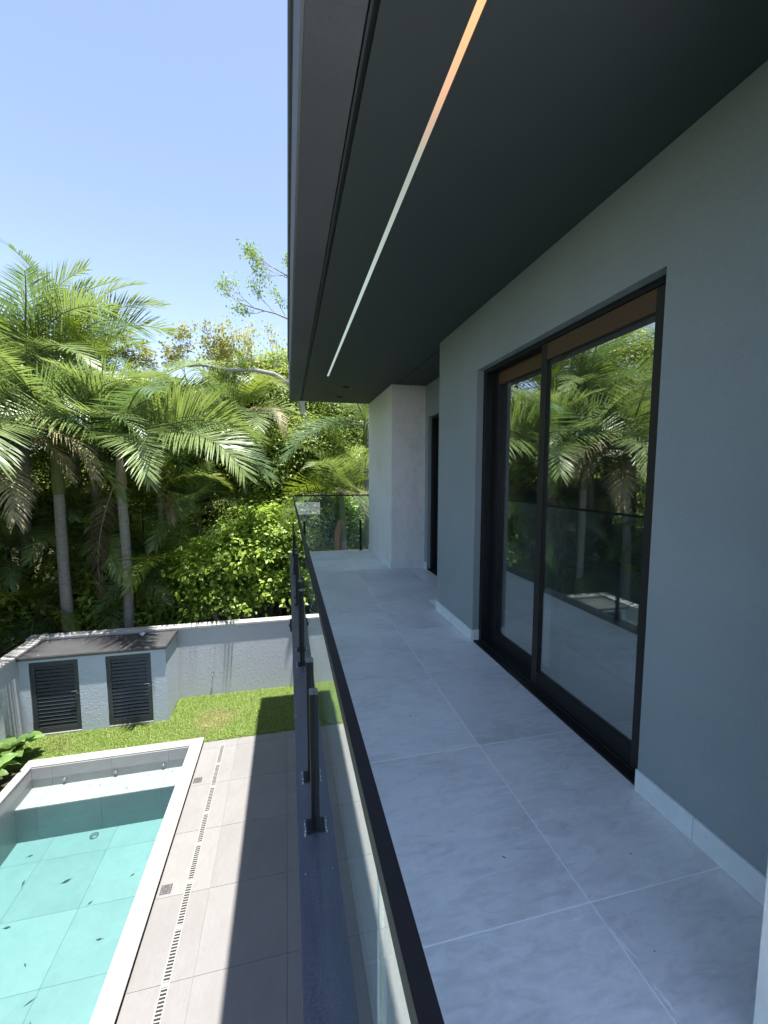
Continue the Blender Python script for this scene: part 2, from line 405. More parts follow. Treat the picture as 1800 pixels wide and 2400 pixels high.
for xa, xb in zip(split(PX0, PX1, .86, -2.93)[:-1], split(PX0, PX1, .86, -2.93)[1:]):
    box('bench_tile', xa+g, xb-g, BY+g, PY1-g, BZ-th, BZ, M['poolw'], pool)
    box('bench_front_tile', xa+g, xb-g, BY, BY+th, FZ+.001, BZ-th-.001, M['poolw'], pool)
    box('end_wall_tile', xa+g, xb-g, PY1, PY1+th, BZ+.001, CT-.022, M['poolw'], pool)
for x in (PX0, PX1):
    x0, x1 = (x-th, x) if x == PX0 else (x, x+th)
    for ya, yb in zip(split(PY0, PY1, .86, 4.708)[:-1], split(PY0, PY1, .86, 4.708)[1:]):
        box('side_wall_tile', x0, x1, ya+g, yb-g, FZ+.001, CT-.022, M['poolw'], pool)
# coping slabs
for ya, yb in zip(split(PY0-.2, CY1-.19, .87, 4.001)[:-1], split(PY0-.2, CY1-.19, .87, 4.001)[1:]):
    box('coping_slab', PX1-.004, CX1, ya+.001, yb-.001, CT-.02, CT, M['coping'], pool, .0015)
    box('coping_slab', CX0, PX0+.004, ya+.001, yb-.001, CT-.02, CT, M['coping'], pool, .0015)
for xa, xb in ((CX0, -2.93), (-2.93, CX1)):
    box('coping_slab', xa+.001, xb-.001, CY1-.189, CY1, CT-.02, CT, M['coping'], pool, .0015)
rim = MB(); rim.box(PX1+.125, CX1-.012, PY0-.1, CY1-.012, G-.25, CT-.021); rim.box(CX0+.012, PX0-.125, PY0-.1, CY1-.012, G-.25, CT-.021)
rim.box(PX0-.124, PX1+.124, PY1+.105, CY1-.012, G-.25, CT-.021); rim.obj('kerb', M['dgrout'], pool)
# water: a closed body with absorbing volume
def water_mat():
    t = NT('pool_water')
    d = t.n('ShaderNodeVectorMath', operation='DOT_PRODUCT')
    nb = t.bump(t.noise(3.5, 3, .5), .12, .01)
    t.L(t.geo.outputs['Incoming'], d.inputs[0]); t.L(nb, d.inputs[1])
    k = t.math('SUBTRACT', 1., t.math('MINIMUM', t.math('ABSOLUTE', d.outputs['Value']), 1.))
    F = t.math('ADD', .02, t.math('MULTIPLY', t.math('POWER', k, 5.), .98))
    tr = t.n('ShaderNodeBsdfTransparent'); gl = t.n('ShaderNodeBsdfGlossy'); gl.inputs['Roughness'].default_value = .02
    t.L(nb, gl.inputs['Normal'])
    ms = t.n('ShaderNodeMixShader'); t.L(F, ms.inputs[0]); t.L(tr.outputs[0], ms.inputs[1]); t.L(gl.outputs[0], ms.inputs[2])
    va = t.n('ShaderNodeVolumeAbsorption'); va.inputs['Color'].default_value = (.30, .90, .88, 1); va.inputs['Density'].default_value = .72
    t.L(va.outputs[0], t.out.inputs['Volume'])
    return t.end(ms.outputs[0])
WZ = G-.14
wv = MB(); e = .001
ax0, ax1, ay0, ay1 = PX0+e, PX1-e, PY0+e, PY1-e
prof = [(ay0, FZ+e), (BY-e, FZ+e), (BY-e, BZ+e), (ay1, BZ+e), (ay1, WZ), (ay0, WZ)]
vv = [(ax0, a, b) for a, b in prof] + [(ax1, a, b) for a, b in prof]
wv.add(vv, [(0,1,2,3,4,5), (11,10,9,8,7,6)] + [(i, i+6, (i+1)%6+6, (i+1)%6) for i in range(6)])
wo_ = wv.obj('water', water_mat(), pool)
bmx = bmesh.new(); bmx.from_mesh(wo_.data); bmesh.ops.recalc_face_normals(bmx, faces=bmx.faces[:]); bmx.to_mesh(wo_.data); bmx.free()
# jets on the bench wall
for x in (-3.615, -2.874, -2.149):
    m = MB(); m.tube([(0, .0, 0), (0, -.022, 0)], [.027, .022], 16); m.tube([(0, -.022, 0), (0, -.028, 0)], [.012, .010], 12)
    o = m.obj('jet_nozzle', M['steel'], pool); o.location = (x, PY1-.001, G-.205)
m = MB(); m.tube([(0,0,0), (0,0,.012), (0,0,.02)], [.06,.06,.04], 16); o = m.obj('floor_drain_cover', M['grate'], pool); o.location = (-3.0, 6.72, FZ)
# debris under the water
rl = random.Random(11)
lm = []
for k in range(5):
    m = MB(); L_ = .05+.02*k; W_ = .008+.005*(k % 3)
    m.add([(-L_/2,0,0),(0,-W_,.003),(L_/2,0,.006),(0,W_,.004)], [(0,1,2),(0,2,3)]); m.box(L_/2, L_/2+.012, -.0008, .0008, .004, .006)
    lm.append(m.mesh('fallen_leaf', M['litter']))
spots = [(-3.75,6.55),(-3.45,5.5),(-3.2,4.1),(-2.75,4.6),(-2.62,4.35),(-2.3,5.1),(-2.2,5.9),(-3.6,4.9),(-3.1,3.6),(-2.9,3.3),(-2.7,3.1),(-2.5,3.2),(-2.2,3.0),
 (-3.3,3.1),(-2.1,4.2),(-3.0,5.0),(-2.4,3.9),(-3.4,3.9),(-2.9,2.7),(-3.6,6.1),(-2.0,5.4),(-2.6,5.6),(-3.05,6.0)]
for i, (x, y) in enumerate(spots):
    o = link('fallen_leaf', lm[i % 5]); o.location = (x, y, FZ+.004); o.rotation_euler = (rl.uniform(-.2,.2), 0, rl.uniform(0, 6.3)); o.scale = (rl.uniform(.7, 1.5),)*3
    tag(o, 'small dark leaf sunk on the pale floor of the pool', 'leaf', 'leaves sunk on the pool floor')
for i, (x, y) in enumerate([(-3.6,7.1),(-3.2,7.15),(-3.05,7.12),(-2.35,7.18),(-2.0,7.2),(-1.95,7.1),(-2.6,6.95)]):
    o = link('fallen_leaf', lm[i % 5]); o.location = (x, y, BZ+.004); o.rotation_euler = (0, 0, rl.uniform(0, 6.3)); o.scale = (.55,)*3
    tag(o, 'tiny dark leaf sunk on the shallow bench of the pool', 'leaf', 'leaves sunk on the pool bench')

# ---- linear drain
dr = empty('channel_drain', (-1.195, 5.2, G)); tag(dr, 'long cream slotted channel drain running beside the pool coping', 'drain')
Ld0, Ld1 = -1.4, 7.31
box('trough', -1.222, -1.168, Ld0, Ld1, G-.010, G+.0015, M['dark'], dr)
for x0, x1 in ((-1.234, -1.223), (-1.167, -1.156)): box('edge_rail', x0, x1, Ld0, Ld1, G-.012, G+.005, M['drain'], dr, .001)
pitch = .0295; n = int((Ld1-Ld0)/pitch); bmesh_ = None
mb_ = MB(); mb_.box(-.0275, .0275, -.0058, .0058, -.004, .0015); bar_me = mb_.mesh('grate_bar', M['drain'], .0008)
mb_ = MB(); mb_.box(-.0275, .0275, -.019, .019, -.004, .0018); bar_w = mb_.mesh('grate_bar_wide', M['drain'], .0008)
for i in range(n):
    wide = i % 17 == 0
    y = Ld1 - .02 - i*pitch
    o = link('grate_bar', bar_w if wide else bar_me, dr); o.location = (0, y-5.2, .003)
for (x, y), lab in (((-1.44, 4.745), 'square grey floor drain in the deck nearer the camera, by the pool coping'), ((-1.446, 6.478), 'square grey floor drain in the deck farther off, near the end of the pool')):
    d = empty('floor_drain', (x, y, G)); tag(d, lab, 'floor drain', 'square floor drains by the pool')
    box('frame', x-.058, x+.058, y-.058, y+.058, G-.01, G+.002, M['steel'], d, .001)
    box('grate', x-.050, x+.050, y-.050, y+.050, G-.005, G+.004, M['grate'], d, .001)
    m = MB()
    for r in (.015, .028, .041):
        m.tube([(r*math.cos(a), r*math.sin(a), .0045) for a in [2*math.pi*q/18 for q in range(19)]], .0022, 4, 0, False)
    m.obj('grate_rings', M['dark'], d)

# ================================================================== BOUNDARY WALLS, PUMP HOUSE
WT = -1.70
bw = empty('boundary_wall', (0, 9.2, G)); tag(bw, 'grey rendered boundary wall with white coping running behind the lawn and pump house', 'wall')
box('wall', -4.95, 9.0, 9.10, 9.26, G-.4, WT, M['yard'], bw)
for xa, xb in zip([-4.98, -3.4, -1.9, -.4, 1.1, 2.6, 4.1, 5.6, 7.1], [-3.4, -1.9, -.4, 1.1, 2.6, 4.1, 5.6, 7.1, 9.0]):
    box('coping_slab', xa+.001, xb-.001, 9.065, 9.29, WT, WT+.045, M['wcap'], bw, .003)
bl = empty('boundary_wall', (-4.8, 2, G)); tag(bl, 'grey rendered side wall with white coping left of the pump house and pool', 'wall')
box('wall', -4.86, -4.70, -12, 9.099, G-.4, WT, M['yard'], bl)
y = 9.064
while y > -5:
    box('coping_slab', -4.90, -4.665, y-1.6+.001, y-.001, WT, WT+.045, M['wcap'], bl, .003); y -= 1.6
# faucet + bits on the wall
fa = MB(); fa.tube([(0,.0,0),(0,-.05,0),(0,-.07,-.02),(0,-.07,-.05)], .009, 8); fa.tube([(0,-.04,0),(0,-.04,.03)], .005, 6); fa.box(-.02,.02,-.046,-.034,.03,.036)
o = fa.obj('garden_tap', M['steel']); o.location = (-1.639, 9.10, -2.73); tag(o, 'small steel tap sticking out of the grey boundary wall above the lawn', 'tap')
ph = empty('pump_house', (-3.5, 8.7, G)); tag(ph, 'low grey rendered pump house with two black louvred doors and a dark flat roof', 'shed')
SX0, SX1, SY0, SY1, SZ = -4.699, -2.32, 8.29, 9.099, -1.765
D1 = (-4.54, -3.775); D2 = (-3.33, -2.576); DZ0, DZ1 = G+.03, -1.825
for xa, xb in ((SX0, D1[0]), (D1[1], D2[0]), (D2[1], SX1)): box('wall', xa, xb, SY0, SY0+.12, G-.1, SZ, M['shed'], ph)
for d in (D1, D2):
    box('lintel', d[0], d[1], SY0, SY0+.12, DZ1, SZ, M['shed'], ph)
    box('sill', d[0]+.002, d[1]-.002, SY0-.012, SY0+.12, G-.1, DZ0-.001, M['coping'], ph, .002)
box('side_wall', SX1-.12, SX1-.0005, SY0+.1205, SY1, G-.1, SZ, M['shed'], ph)
box('roof_slab', SX0-.0, SX1+.035, SY0-.05, 9.064, SZ+.001, SZ+.051, M['slab'], ph, .004)
m = MB()
for a, b in (((SX0+.02, SY0-.03), (SX1+.02, SY0-.03)), ((SX1+.02, SY0-.03), (SX1+.02, 9.05))):
    m.tube([(a[0]+3.5, a[1]-8.7, SZ+.055-G), (b[0]+3.5, b[1]-8.7, SZ+.055-G)], .010, 6)
m.obj('roof_edge_bead', M['slab'], ph)
box('inner_floor', SX0, SX1, SY0+.13, SY1, G-.05, G+.01, M['dark'], ph)
lv = MB(); W2 = (D1[1]-D1[0]-.17)/2
lv.add([(-W2,-.002,.030),(W2,-.002,.030),(W2,-.022,-.004),(-W2,-.022,-.004),(-W2,.008,.030),(W2,.008,.030),(W2,-.012,-.012),(-W2,-.012,-.012)],
       [(0,3,2,1),(4,5,6,7),(3,7,6,2),(0,1,5,4),(0,4,7,3),(1,2,6,5)])
lv_me = lv.mesh('slat', M['louvre'], .0015)
for di, d in enumerate((D1, D2)):
    cx = (d[0]+d[1])/2; yf = SY0+.03
    door = MB(); s = .075
    x0, x1 = d[0]+.004-cx, d[1]-.004-cx; z0, z1 = DZ0+.002, DZ1-.003
    door.box(x0, x0+s, -.02, .02, z0-G, z1-G); door.box(x1-s, x1, -.02, .02, z0-G, z1-G)
    door.box(x0+s, x1-s, -.02, .02, z1-.085-G, z1-G); door.box(x0+s, x1-s, -.02, .02, z0-G, z0+.085-G)
    dm = door.mesh('louvred_door', M['louvre'], .002); do = link('louvred_door', dm, ph); do.location = (cx+3.5, yf-8.7, 0)
    if di: do['label'] = 'right louvred door with narrower looking slats, faces more sky'
    else: do['label'] = 'left louvred door, hinges at its left edge'
    n = 17; za, zb = z0+.085-G, z1-.085-G
    for k in range(n):
        o = link('slat', lv_me, do); o.location = (0, .004, za + (k+.3)*(zb-za)/n); o.scale = (1, 1, 1.12)
    h = MB(); h.tube([(x1-.03,-.02,0),(x1-.03,-.045,0)], .007, 8); h.tube([(x1-.03,-.045,0),(x1-.12,-.05,0)], .006, 8); h.tube([(x1-.03,-.019,-.05),(x1-.03,-.026,-.05)], .010, 10)
    o = h.obj('handle', M['steel'], do); o.location = (0, 0, (z0+z1)/2-G+.08)
    for hz_ in (.18, 1.15):
        h = MB(); h.tube([(x0+.006,-.028,-.05),(x0+.006,-.028,.05)], .007, 6); o = h.obj('hinge', M['louvre'], do); o.location = (0, 0, z0-G+hz_)
# vent pipe cap on the roof
vp = MB(); vp.tube([(0,0,0),(0,0,.035)], .028, 14); vp.tube([(0,0,.035),(0,0,.042),(0,0,.052)], [.052,.052,.04], 18)
o = vp.obj('vent_cap', M['white']); o.location = (-2.90, 8.93, SZ+.052); tag(o, 'small round white vent cap on the back edge of the pump house roof', 'vent')
for i, (x, y, s) in enumerate([(-4.4,8.33,.02),(-3.9,8.8,.014),(-3.1,8.4,.018),(-2.65,8.95,.03),(-3.3,9.0,.022),(-4.2,9.0,.016),(-2.75,8.5,.013)]):
    q = MB(); q.add([(-s,0,0),(0,-s*.5,.001),(s*1.1,0,.002),(0,s*.6,.001)], [(0,1,2),(0,2,3)]); o = q.obj('fallen_leaf', M['gasket']); o.location = (x, y, SZ+.054)
    tag(o, 'pale dry leaf scrap lying on the dark pump house roof', 'leaf', 'pale scraps on the pump house roof')

# ================================================================== HOUSE
hs = empty('house', (0, 0, 0)); tag(hs, 'modern dark grey house with upper balcony, deep overhanging roof and black sliding doors', 'house')
WX = 1.60; RX = 2.14; WE = 4.255; CYa, CYb = 6.29, 8.13; CH = 2.89; YN = -.08; BE = 8.13  # YN: house cut short just behind the camera to let light in
# balcony slab
box('added_bounce_terrace', .03, 9, -7, YN-.001, -.30, -.001, M['btile'], hs)  # unseen open terrace, added to bounce sunlight onto the balcony
box('balcony_slab', .03, RX+.3, YN, BE-.01, -.30, -.030, M['fascia'], hs)
box('grout_bed', .2015, RX+.2, YN, BE-.012, -.0298, -.0010, M['grout'], hs)
# granite ledge
for i, (ya, yb) in enumerate([(YN, 2.78), (2.78, 5.6), (5.6, BE)]):
    box('granite_ledge', .012, .199, ya+.0008, yb-.0008, -.0298, .001, M['granite'], hs, .0015)
bal = empty('balcony_floor', (0, 0, 0), parent=hs)
T = .869; ycuts = [1.1252+T*k for k in range(-7, 9)]; ycuts = [YN] + ycuts[0:] + [BE]
ycuts = sorted(c for c in ycuts if YN <= c <= BE)
xc = [.2015, 1.0087, 1.8777, RX+.1]
for i in range(len(ycuts)-1):
    for j in range(3):
        y0, y1 = ycuts[i], ycuts[i+1]
        if y1-y0 < .03: continue
        x1 = xc[j+1]
        if j == 1 and y0 < WE-.1: x1 = min(x1, 1.62)
        if j == 2 and y0 < WE-.5: continue
        box('tile', xc[j]+.0021, x1-.0021, y0+.0021, y1-.0021, -.012, random.uniform(-.0004, .0004), M['btile'], bal, .0008)
# main wall with door opening
OY0, OY1, OZ = 1.529, 3.345, 2.392
box('wall', WX, WX+.2, .7205, OY0, 0, CH-.001, M['wall'], hs)
box('wall', WX, WX+.2, OY1, WE, 0, CH-.001, M['wall'], hs)
box('wall', WX, WX+.2, OY0+.0005, OY1-.0005, OZ, CH-.001, M['wall'], hs)
box('return_wall', WX+.2005, RX+.2, WE-.2, WE-.0005, 0, CH-.001, M['wall'], hs)
# recess back wall with its door opening
RY0, RY1 = 4.75, 6.15
box('wall', RX, RX+.2, WE, RY0, 0, CH-.001, M['wall'], hs)
box('wall', RX, RX+.2, RY1, CYa-.0005, 0, CH-.001, M['wall'], hs)
box('wall', RX, RX+.2, RY0, RY1, OZ, CH-.001, M['wall'], hs)
# plaster columns
box('column', 1.585, RX+.6, CYa, CYb, 0, CH-.001, M['column'], hs, .004)
box('column', 1.167, RX, .60, .72, 0.001, CH-.001, M['column'], hs, .004)['label'] = 'pale pier at the near right edge'
# skirting
def skirt(x0, x1, y0, y1, along, cuts):
    a, b = (x0, x1) if along == 'x' else (y0, y1)
    cs = [a] + [c for c in cuts if a < c < b] + [b]
    for p, q in zip(cs[:-1], cs[1:]):
        if along == 'x': box('skirting_tile', p+.0008, q-.0008, y0, y1, .0008, .105, M['skirt'], hs, .0012)
        else: box('skirting_tile', x0, x1, p+.0008, q-.0008, .0008, .105, M['skirt'], hs, .0012)
skirt(WX-.014, WX-.0004, .7205, OY0, 'y', [1.24])
skirt(WX-.014, WX-.0004, OY1, WE, 'y', [3.86])
skirt(WX, WX+.06, OY1-.012, OY1-.0006, 'x', [])
skirt(1.571, 1.5846, CYa, CYb, 'y', [6.9, 7.5]); skirt(1.571, RX-.003, CYa-.013, CYa-.0006, 'x', [1.86])
skirt(RX-.013, RX-.0006, RY1+.001, CYa-.014, 'y', [])
# --- smears of dried grout on the tiles
smear_m = m_plain('dried_grout_film', (.80,.80,.81), .7, var=.06)
for (x0, y0, x1, y1, wd, sd_) in ((1.005,1.07,1.03,.93,.012,1),(1.04,1.06,1.052,.97,.004,2),(1.022,.89,1.03,.80,.012,3),(.90,1.085,.955,1.09,.010,4)):
    rs = random.Random(sd_); q = MB(); L_ = []; R_ = []; n_ = 9; dx, dy = x1-x0, y1-y0; ln = math.hypot(dx, dy); px, py = -dy/ln, dx/ln
    for i in range(n_+1):
        t = i/n_; w_ = wd*math.sin(math.pi*(t*.94+.03))*rs.uniform(.4, 1.1); o_ = rs.uniform(-.3,.3)*wd
        L_.append((x0+dx*t+px*(o_+w_/2), y0+dy*t+py*(o_+w_/2), .0007)); R_.append((x0+dx*t+px*(o_-w_/2), y0+dy*t+py*(o_-w_/2), .0007))
    q.add(L_+R_, [(i, i+1, n_+2+i, n_+1+i) for i in range(n_)]); q.obj('grout_smear', smear_m, bal)
# --- sliding door
def sliding_door(y0, y1, x, full):
    d = empty('sliding_door', (0, 0, 0), parent=hs)
    F = M['frame']
    m = MB(); fw = .05
    m.box(x, x+.14, y1-fw, y1-.001, .0, OZ-.001); m.box(x, x+.14, y0+.001, y0+fw, .0, OZ-.001)
    m.box(x, x+.14, y0+fw, y1-fw, OZ-.035, OZ-.001); m.box(x, x+.14, y0+fw, y1-fw, 0.002, .025)
    m.box(x+.068, x+.074, y0+fw, y1-fw, .025, .04)
    m.obj('door_frame', F, d, .0015)
    box('threshold', x-.055, x-.0008, y0+.001, y1-.001, .001, .012, M['granite'] if 0 else F, d, .001)
    ym = (y0+y1)/2+.05
    # near leaf, in the front track; far leaf behind it
    for (ya, yb, xa, st) in ((y0+fw, ym+.037, x+.008, 'front'), (ym-.12, y1-fw, x+.082, 'back')):
        s = .062; zb, zt = .028, OZ-.037
        m = MB()
        m.box(xa, xa+.045, ya, ya+s, zb, zt); m.box(xa, xa+.045, yb-s, yb, zb, zt)
        o = m.obj('stile', [M['bronze']] if st == 'front' else [F], d, .0015)
        box('top_rail', xa+.001, xa+.044, ya+s+.0005, yb-s-.0005, zt-.105, zt, M['brown'], d, .0015)['label'] = 'top rail of the door leaf, warm led reflection painted brown'
        box('bottom_rail', xa+.001, xa+.044, ya+s+.0005, yb-s-.0005, zb, zb+.105, F, d, .0015)
        box('pane', xa+.019, xa+.025, ya+s-.004, yb-s+.004, zb+.10, zt-.10, M['dglass'], d)
        m = MB(); gk = .006
        m.box(xa+.012, xa+.018, ya+s, yb-s, zb+.105, zb+.105+gk); m.box(xa+.012, xa+.018, ya+s, yb-s, zt-.105-gk, zt-.105)
        m.box(xa+.012, xa+.018, ya+s, ya+s+gk, zb+.112, zt-.112); m.box(xa+.012, xa+.018, yb-s-gk, yb-s, zb+.112, zt-.112)
        m.obj('gasket', M['slot'], d)
    return d
sliding_door(OY0, OY1, WX+.06, True)
sliding_door(RY0, RY1, RX+.05, False)
# --- interior behind the doors
inn = empty('interior_room', (0, 0, 0), parent=hs)
IY0, IY1, IX1 = 1.05, 5.9, 6.2
box('floor', WX+.205, IX1, IY0, 4.05, -.03, -.003, M['wood'], inn)
box('ceiling', WX+.205, IX1, IY0, 4.05, 2.65, 2.7, M['inwall'], inn); box('ceiling', RX+.205, IX1, 4.0505, IY1, 2.65, 2.7, M['inwall'], inn)
box('partition', 3.9, IX1, 4.0, 4.12, -.002, 2.649, M['inwall'], inn)
box('floor', RX+.205, IX1, 4.0505, IY1, -.03, -.003, M['wood'], inn)
box('back_wall', IX1-.1, IX1, IY0, IY1, -.002, 2.649, M['darkwall'], inn)
box('end_wall', RX+.205, IX1-.1, IY1-.1, IY1, -.002, 2.649, M['darkwall'], inn)
box('end_wall', WX+.205, IX1-.1, IY0, IY0+.1, -.002, 2.649, M['darkwall'], inn)
box('switch_plate', 4.35, 4.45, 3.992, 3.9995, 1.05, 1.17, M['white'], inn)
box('end_facade', WX+.201, IX1, .76, 1.0, -.0, CH, M['column'], hs)
# --- lower storey
box('lower_wall', WX+.02, 9, -6.9, BE-.1, G-.1, -.301, M['wall'], hs)
box('upper_mass', IX1+.001, 9, YN, BE-.1, -.299, 3.5, M['wall'], hs)
box('rear_wall', RX+.65, 9, BE-.05, BE+.0, -.299, CH, M['wall'], hs)
# --- ceiling: outer rendered band, slot, smooth ceiling, led recess, recess line
SE = .078; SF = 8.12
box('soffit_band', SE, .262, YN, SF, CH, CH+.1, M['band'], hs, .003)
def ceiling_panels():
    # pieces butted round the light channel, the downlights and the recess line
    y_end = 7.95
    for (x0, x1, y0, y1) in ((.2965, .5725, YN, 6.012), (.6015, 1.672, YN, 6.012)):
        box('ceiling_panel', x0, x1, y0, y1, CH+.001, CH+.1, M['ceil'], hs)
    dl = [(.936, 6.66), (.938, 7.507)]; c = .045
    ys = [6.0125, dl[0][1]-c, dl[0][1]+c, dl[1][1]-c, dl[1][1]+c, SF-.12]
    m = MB()
    for k in range(5):
        if k in (1, 3):
            m.box(.2965, .937-c, ys[k], ys[k+1], CH+.001, CH+.1); m.box(.937+c, 1.672, ys[k], ys[k+1], CH+.001, CH+.1)
        else: m.box(.2965, 1.672, ys[k], ys[k+1], CH+.001, CH+.1)
    m.obj('ceiling_panel', M['ceil'], hs)
    box('ceiling_panel', 1.690, RX+.3, WE-.3, CYa+.2, CH+.001, CH+.1, M['ceil'], hs)
    box('recess_joint', 1.672, 1.690, YN, CYa+.2, CH+.02, CH+.1, M['slot'], hs)
    box('ceiling_slot', .262, .2965, YN, SF-.12, CH+.025, CH+.1, M['slot'], hs)
    box('slot_bead', .268, .2775, YN, SF-.12, CH+.004, CH+.0245, M['ceil'], hs)
    box('end_band', .2621, 1.75, SF-.1195, SF, CH-.002, CH+.1, M['band'], hs, .003)
    box('roof_slab', SE+.002, 9, YN, SF-.003, CH+.1005, 3.56, M['ceil'], hs)
    box('fascia', SE-.012, SE+.0015, YN, SF-.001, CH+.004, 3.56, M['fascia'], hs, .002)
    m = MB(); m.box(.043, 9, YN, 7.68, 3.561, 3.60); m.box(.048, .075, YN, 7.68, 3.50, 3.5605)
    m.obj('roof_flashing', M['cap'], hs, .002)
    box('parapet', .075, .2, YN, 7.6, 3.601, 3.85, M['cap'], hs, .004)
ceiling_panels()

# --- LED line, downlights
led = empty('led_light_line', (.587, 3, CH)); tag(led, 'long thin led line in the dark balcony ceiling, glowing amber at its near end', 'light')
def led_mat():
    t = NT('led_diffuser'); sp = t.n('ShaderNodeSeparateXYZ'); t.L(t.P, sp.inputs[0])
    f = t.val(sp.outputs['Y'], 0, 1, 1.1, 3.0)
    c = t.ramp(f, [(0, (1.0,.50,.22)), (.14, (1.0,.50,.26)), (.30, (.72,.50,.36)), (.42, (.42,.48,.42)), (1, (.42,.52,.50))])
    e_ = t.n('ShaderNodeEmission'); t.L(c, e_.inputs[0])
    t.L(t.ramp(f, [(0, (.26,)*3), (.3, (.16,)*3), (.5, (.16,)*3), (1, (.19,)*3)]), e_.inputs[1])
    return t.end(e_.outputs[0])
box('diffuser', .576, .599, YN+.2, 6.008, CH+.001, CH+.01, led_mat(), led)
box('housing', .5735, .6005, YN+.19, 6.010, CH+.0105, CH+.06, M['slot'], led)
for (x, y), lab, lit in (((.936, 6.66), 'square recessed downlight nearer the light line end in the ceiling', 0), ((.938, 7.507), 'square recessed downlight nearest the far edge of the ceiling', 1)):
    d = empty('downlight', (x, y, CH)); tag(d, lab, 'downlight', 'recessed square downlights')
    m = MB(); r, q = .055, .042
    for a in ((-r, r, -r, -q), (-r, r, q, r), (-r, -q, -q, q), (q, r, -q, q)): m.box(*a, -.003, .0008)
    m.obj('trim', M['black'], d)
    m = MB(); m.box(-q, q, -q, q, .03, .06); m.obj('reflector', M['black'], d)
    m = MB(); m.tube([(0,0,.0298),(0,0,.016),(0,0,.012)], [.03,.028,.015], 16); m.obj('lamp', M['steel'] , d)

# ================================================================== GLASS RAILING
GX = .091; RT = 1.115; YF = 8.07
gr = empty('glass_railing', (GX, 3.3, 0)); tag(gr, 'frameless glass balcony railing with black top rail and short black clamp posts', 'railing')
joints = [-2.52, -1.06, .40, 1.83, 3.36, 4.91, 6.46, YF]
for a, b in zip(joints[:-1], joints[1:]):
    box('glass_panel', GX-.004, GX+.004, a+.006, b-.006 if b < YF else b, .03, RT-.012, M['glass'], gr)
m = MB(); w2 = .0090
m.box(GX-w2, GX+w2, joints[0], YF+.012, RT-.006, RT); m.box(GX-w2, GX-.0045, joints[0], YF, RT-.026, RT-.0062); m.box(GX+.0045, GX+w2, joints[0], YF, RT-.026, RT-.0062)
for v in range(len(m.v)): m.v[v] = (m.v[v][0]-GX, m.v[v][1]-3.3, m.v[v][2])
m.obj('handrail', M['rail'], gr)
def post(y, x=GX, rot=False):
    p = MB()
    s_ = -1
    p.box(-.0215, -.0048, -.021, .021, .008, .60)
    me = p.mesh('post', M['black'], .0015)
    o = link('post', me, gr, (x-GX, y-3.3, 0))
    if rot: o.rotation_euler = (0, 0, rot)
    c = MB(); c.box(-.0218, -.0045, -.0215, .0215, .6004, .608); link('post_cap', c.mesh('post_cap', M['post_cap'], .001), o)
    b = MB(); b.box(-.042, -.0048, -.036, .036, .0012, .0085); b.box(-.030, .02, -.030, .030, .0078, .03) if 0 else None
    link('base_plate', b.mesh('base_plate', M['black'], .0015), o)
    for sx in ():
        bt = MB(); bt.tube([(sx, .035, .0076), (sx, .035, .013)], .007, 6); bt.tube([(sx, -.035, .0076), (sx, -.035, .013)], .007, 6)
        link('bolt', bt.mesh('bolt', M['black']), o)
    rs = random.Random(int(y*100)); s = MB()
    for k in range(7):
        px = -.047 + rs.uniform(-.002, .001); py = -.042+.013*k+rs.uniform(-.004,.004); r = rs.uniform(.002, .006)
        s.add([(px-r, py-r*1.3, .0015), (px+r*.4, py-r, .0035), (px+r*.5, py+r*1.2, .003), (px-r*.8, py+r, .0015)], [(0,1,2,3)])
    link('silicone_bead', s.mesh('silicone_bead', M['silicone']), o)
    return o
for y in (.27, .55, 1.665, 1.965, 3.22, 3.51, 4.78, 5.05, 6.32, 6.60, 7.75): post(y)
# far return
m0 = [.12, 1.571]
box('glass_panel', .122, 1.568, YF-.004, YF+.004, .03, RT-.012, M['glass'], gr)
o = box('handrail', .118, 1.570, YF-.0125, YF+.0115, RT-.026, RT, M['rail'], gr)
post(YF, .30, math.pi/2); post(YF, 1.40, math.pi/2)
for ob in bpy.data.objects:
    pass
# small dark lamp box on the balcony edge
sb = MB(); sb.box(-.035, 0, -.03, .03, -.06, .06); sb.tube([(-.036,0,0),(-.045,0,0)], .02, 10)
o = sb.obj('wall_lamp', M['black'], None, 0); o.location = (.0295, 4.4, -.10); tag(o, 'small black box lamp fixed to the outer edge of the balcony', 'lamp')
# crumbs of white mortar on the granite and specks on the tiles
cr = random.Random(21)
for i in range(14):
    q = MB(); s = cr.uniform(.0015, .0035); q.add([(-s,-s,0),(s,-s*.7,0),(s*.8,s,0),(-s,s*.9,0),(0,0,s)], [(0,1,4),(1,2,4),(2,3,4),(3,0,4)])
    o = q.obj('mortar_crumb', M['white']); o.location = (cr.uniform(.02,.09), cr.uniform(1.3, 5), .0015); tag(o, 'white mortar crumb on the dark granite ledge under the railing', 'crumb', 'mortar crumbs on the ledge')
for i, (x, y, d) in enumerate([(.80,1.35,1),(1.12,1.30,0),(.62,1.95,0),(.95,2.9,0),(.72,2.35,1),(1.46,1.75,0),(1.3,1.25,1),(1.22,1.9,0),(1.35,1.55,0),(1.1,.95,1),(.9,.8,0),(1.45,2.35,0),(.5,3.2,1),(.45,2.6,1)]):
    q = MB(); s = cr.uniform(.003, .006); q.add([(-s,-s*.4,0),(s,-s*.3,0),(s*1.2,s*.4,0),(-s,s*.5,0),(0,0,s*.5)], [(0,1,4),(1,2,4),(2,3,4),(3,0,4)])
    o = q.obj('debris_speck', M['litter'] if d else M['white']); o.location = (x, y, .001); o.rotation_euler = (0,0,cr.uniform(0,6))
    tag(o, 'dark crumb of debris lying on the grey balcony tiles' if d else 'pale mortar chip lying on the grey balcony tiles', 'speck', 'dark crumbs on the balcony floor' if d else 'pale chips on the balcony floor')

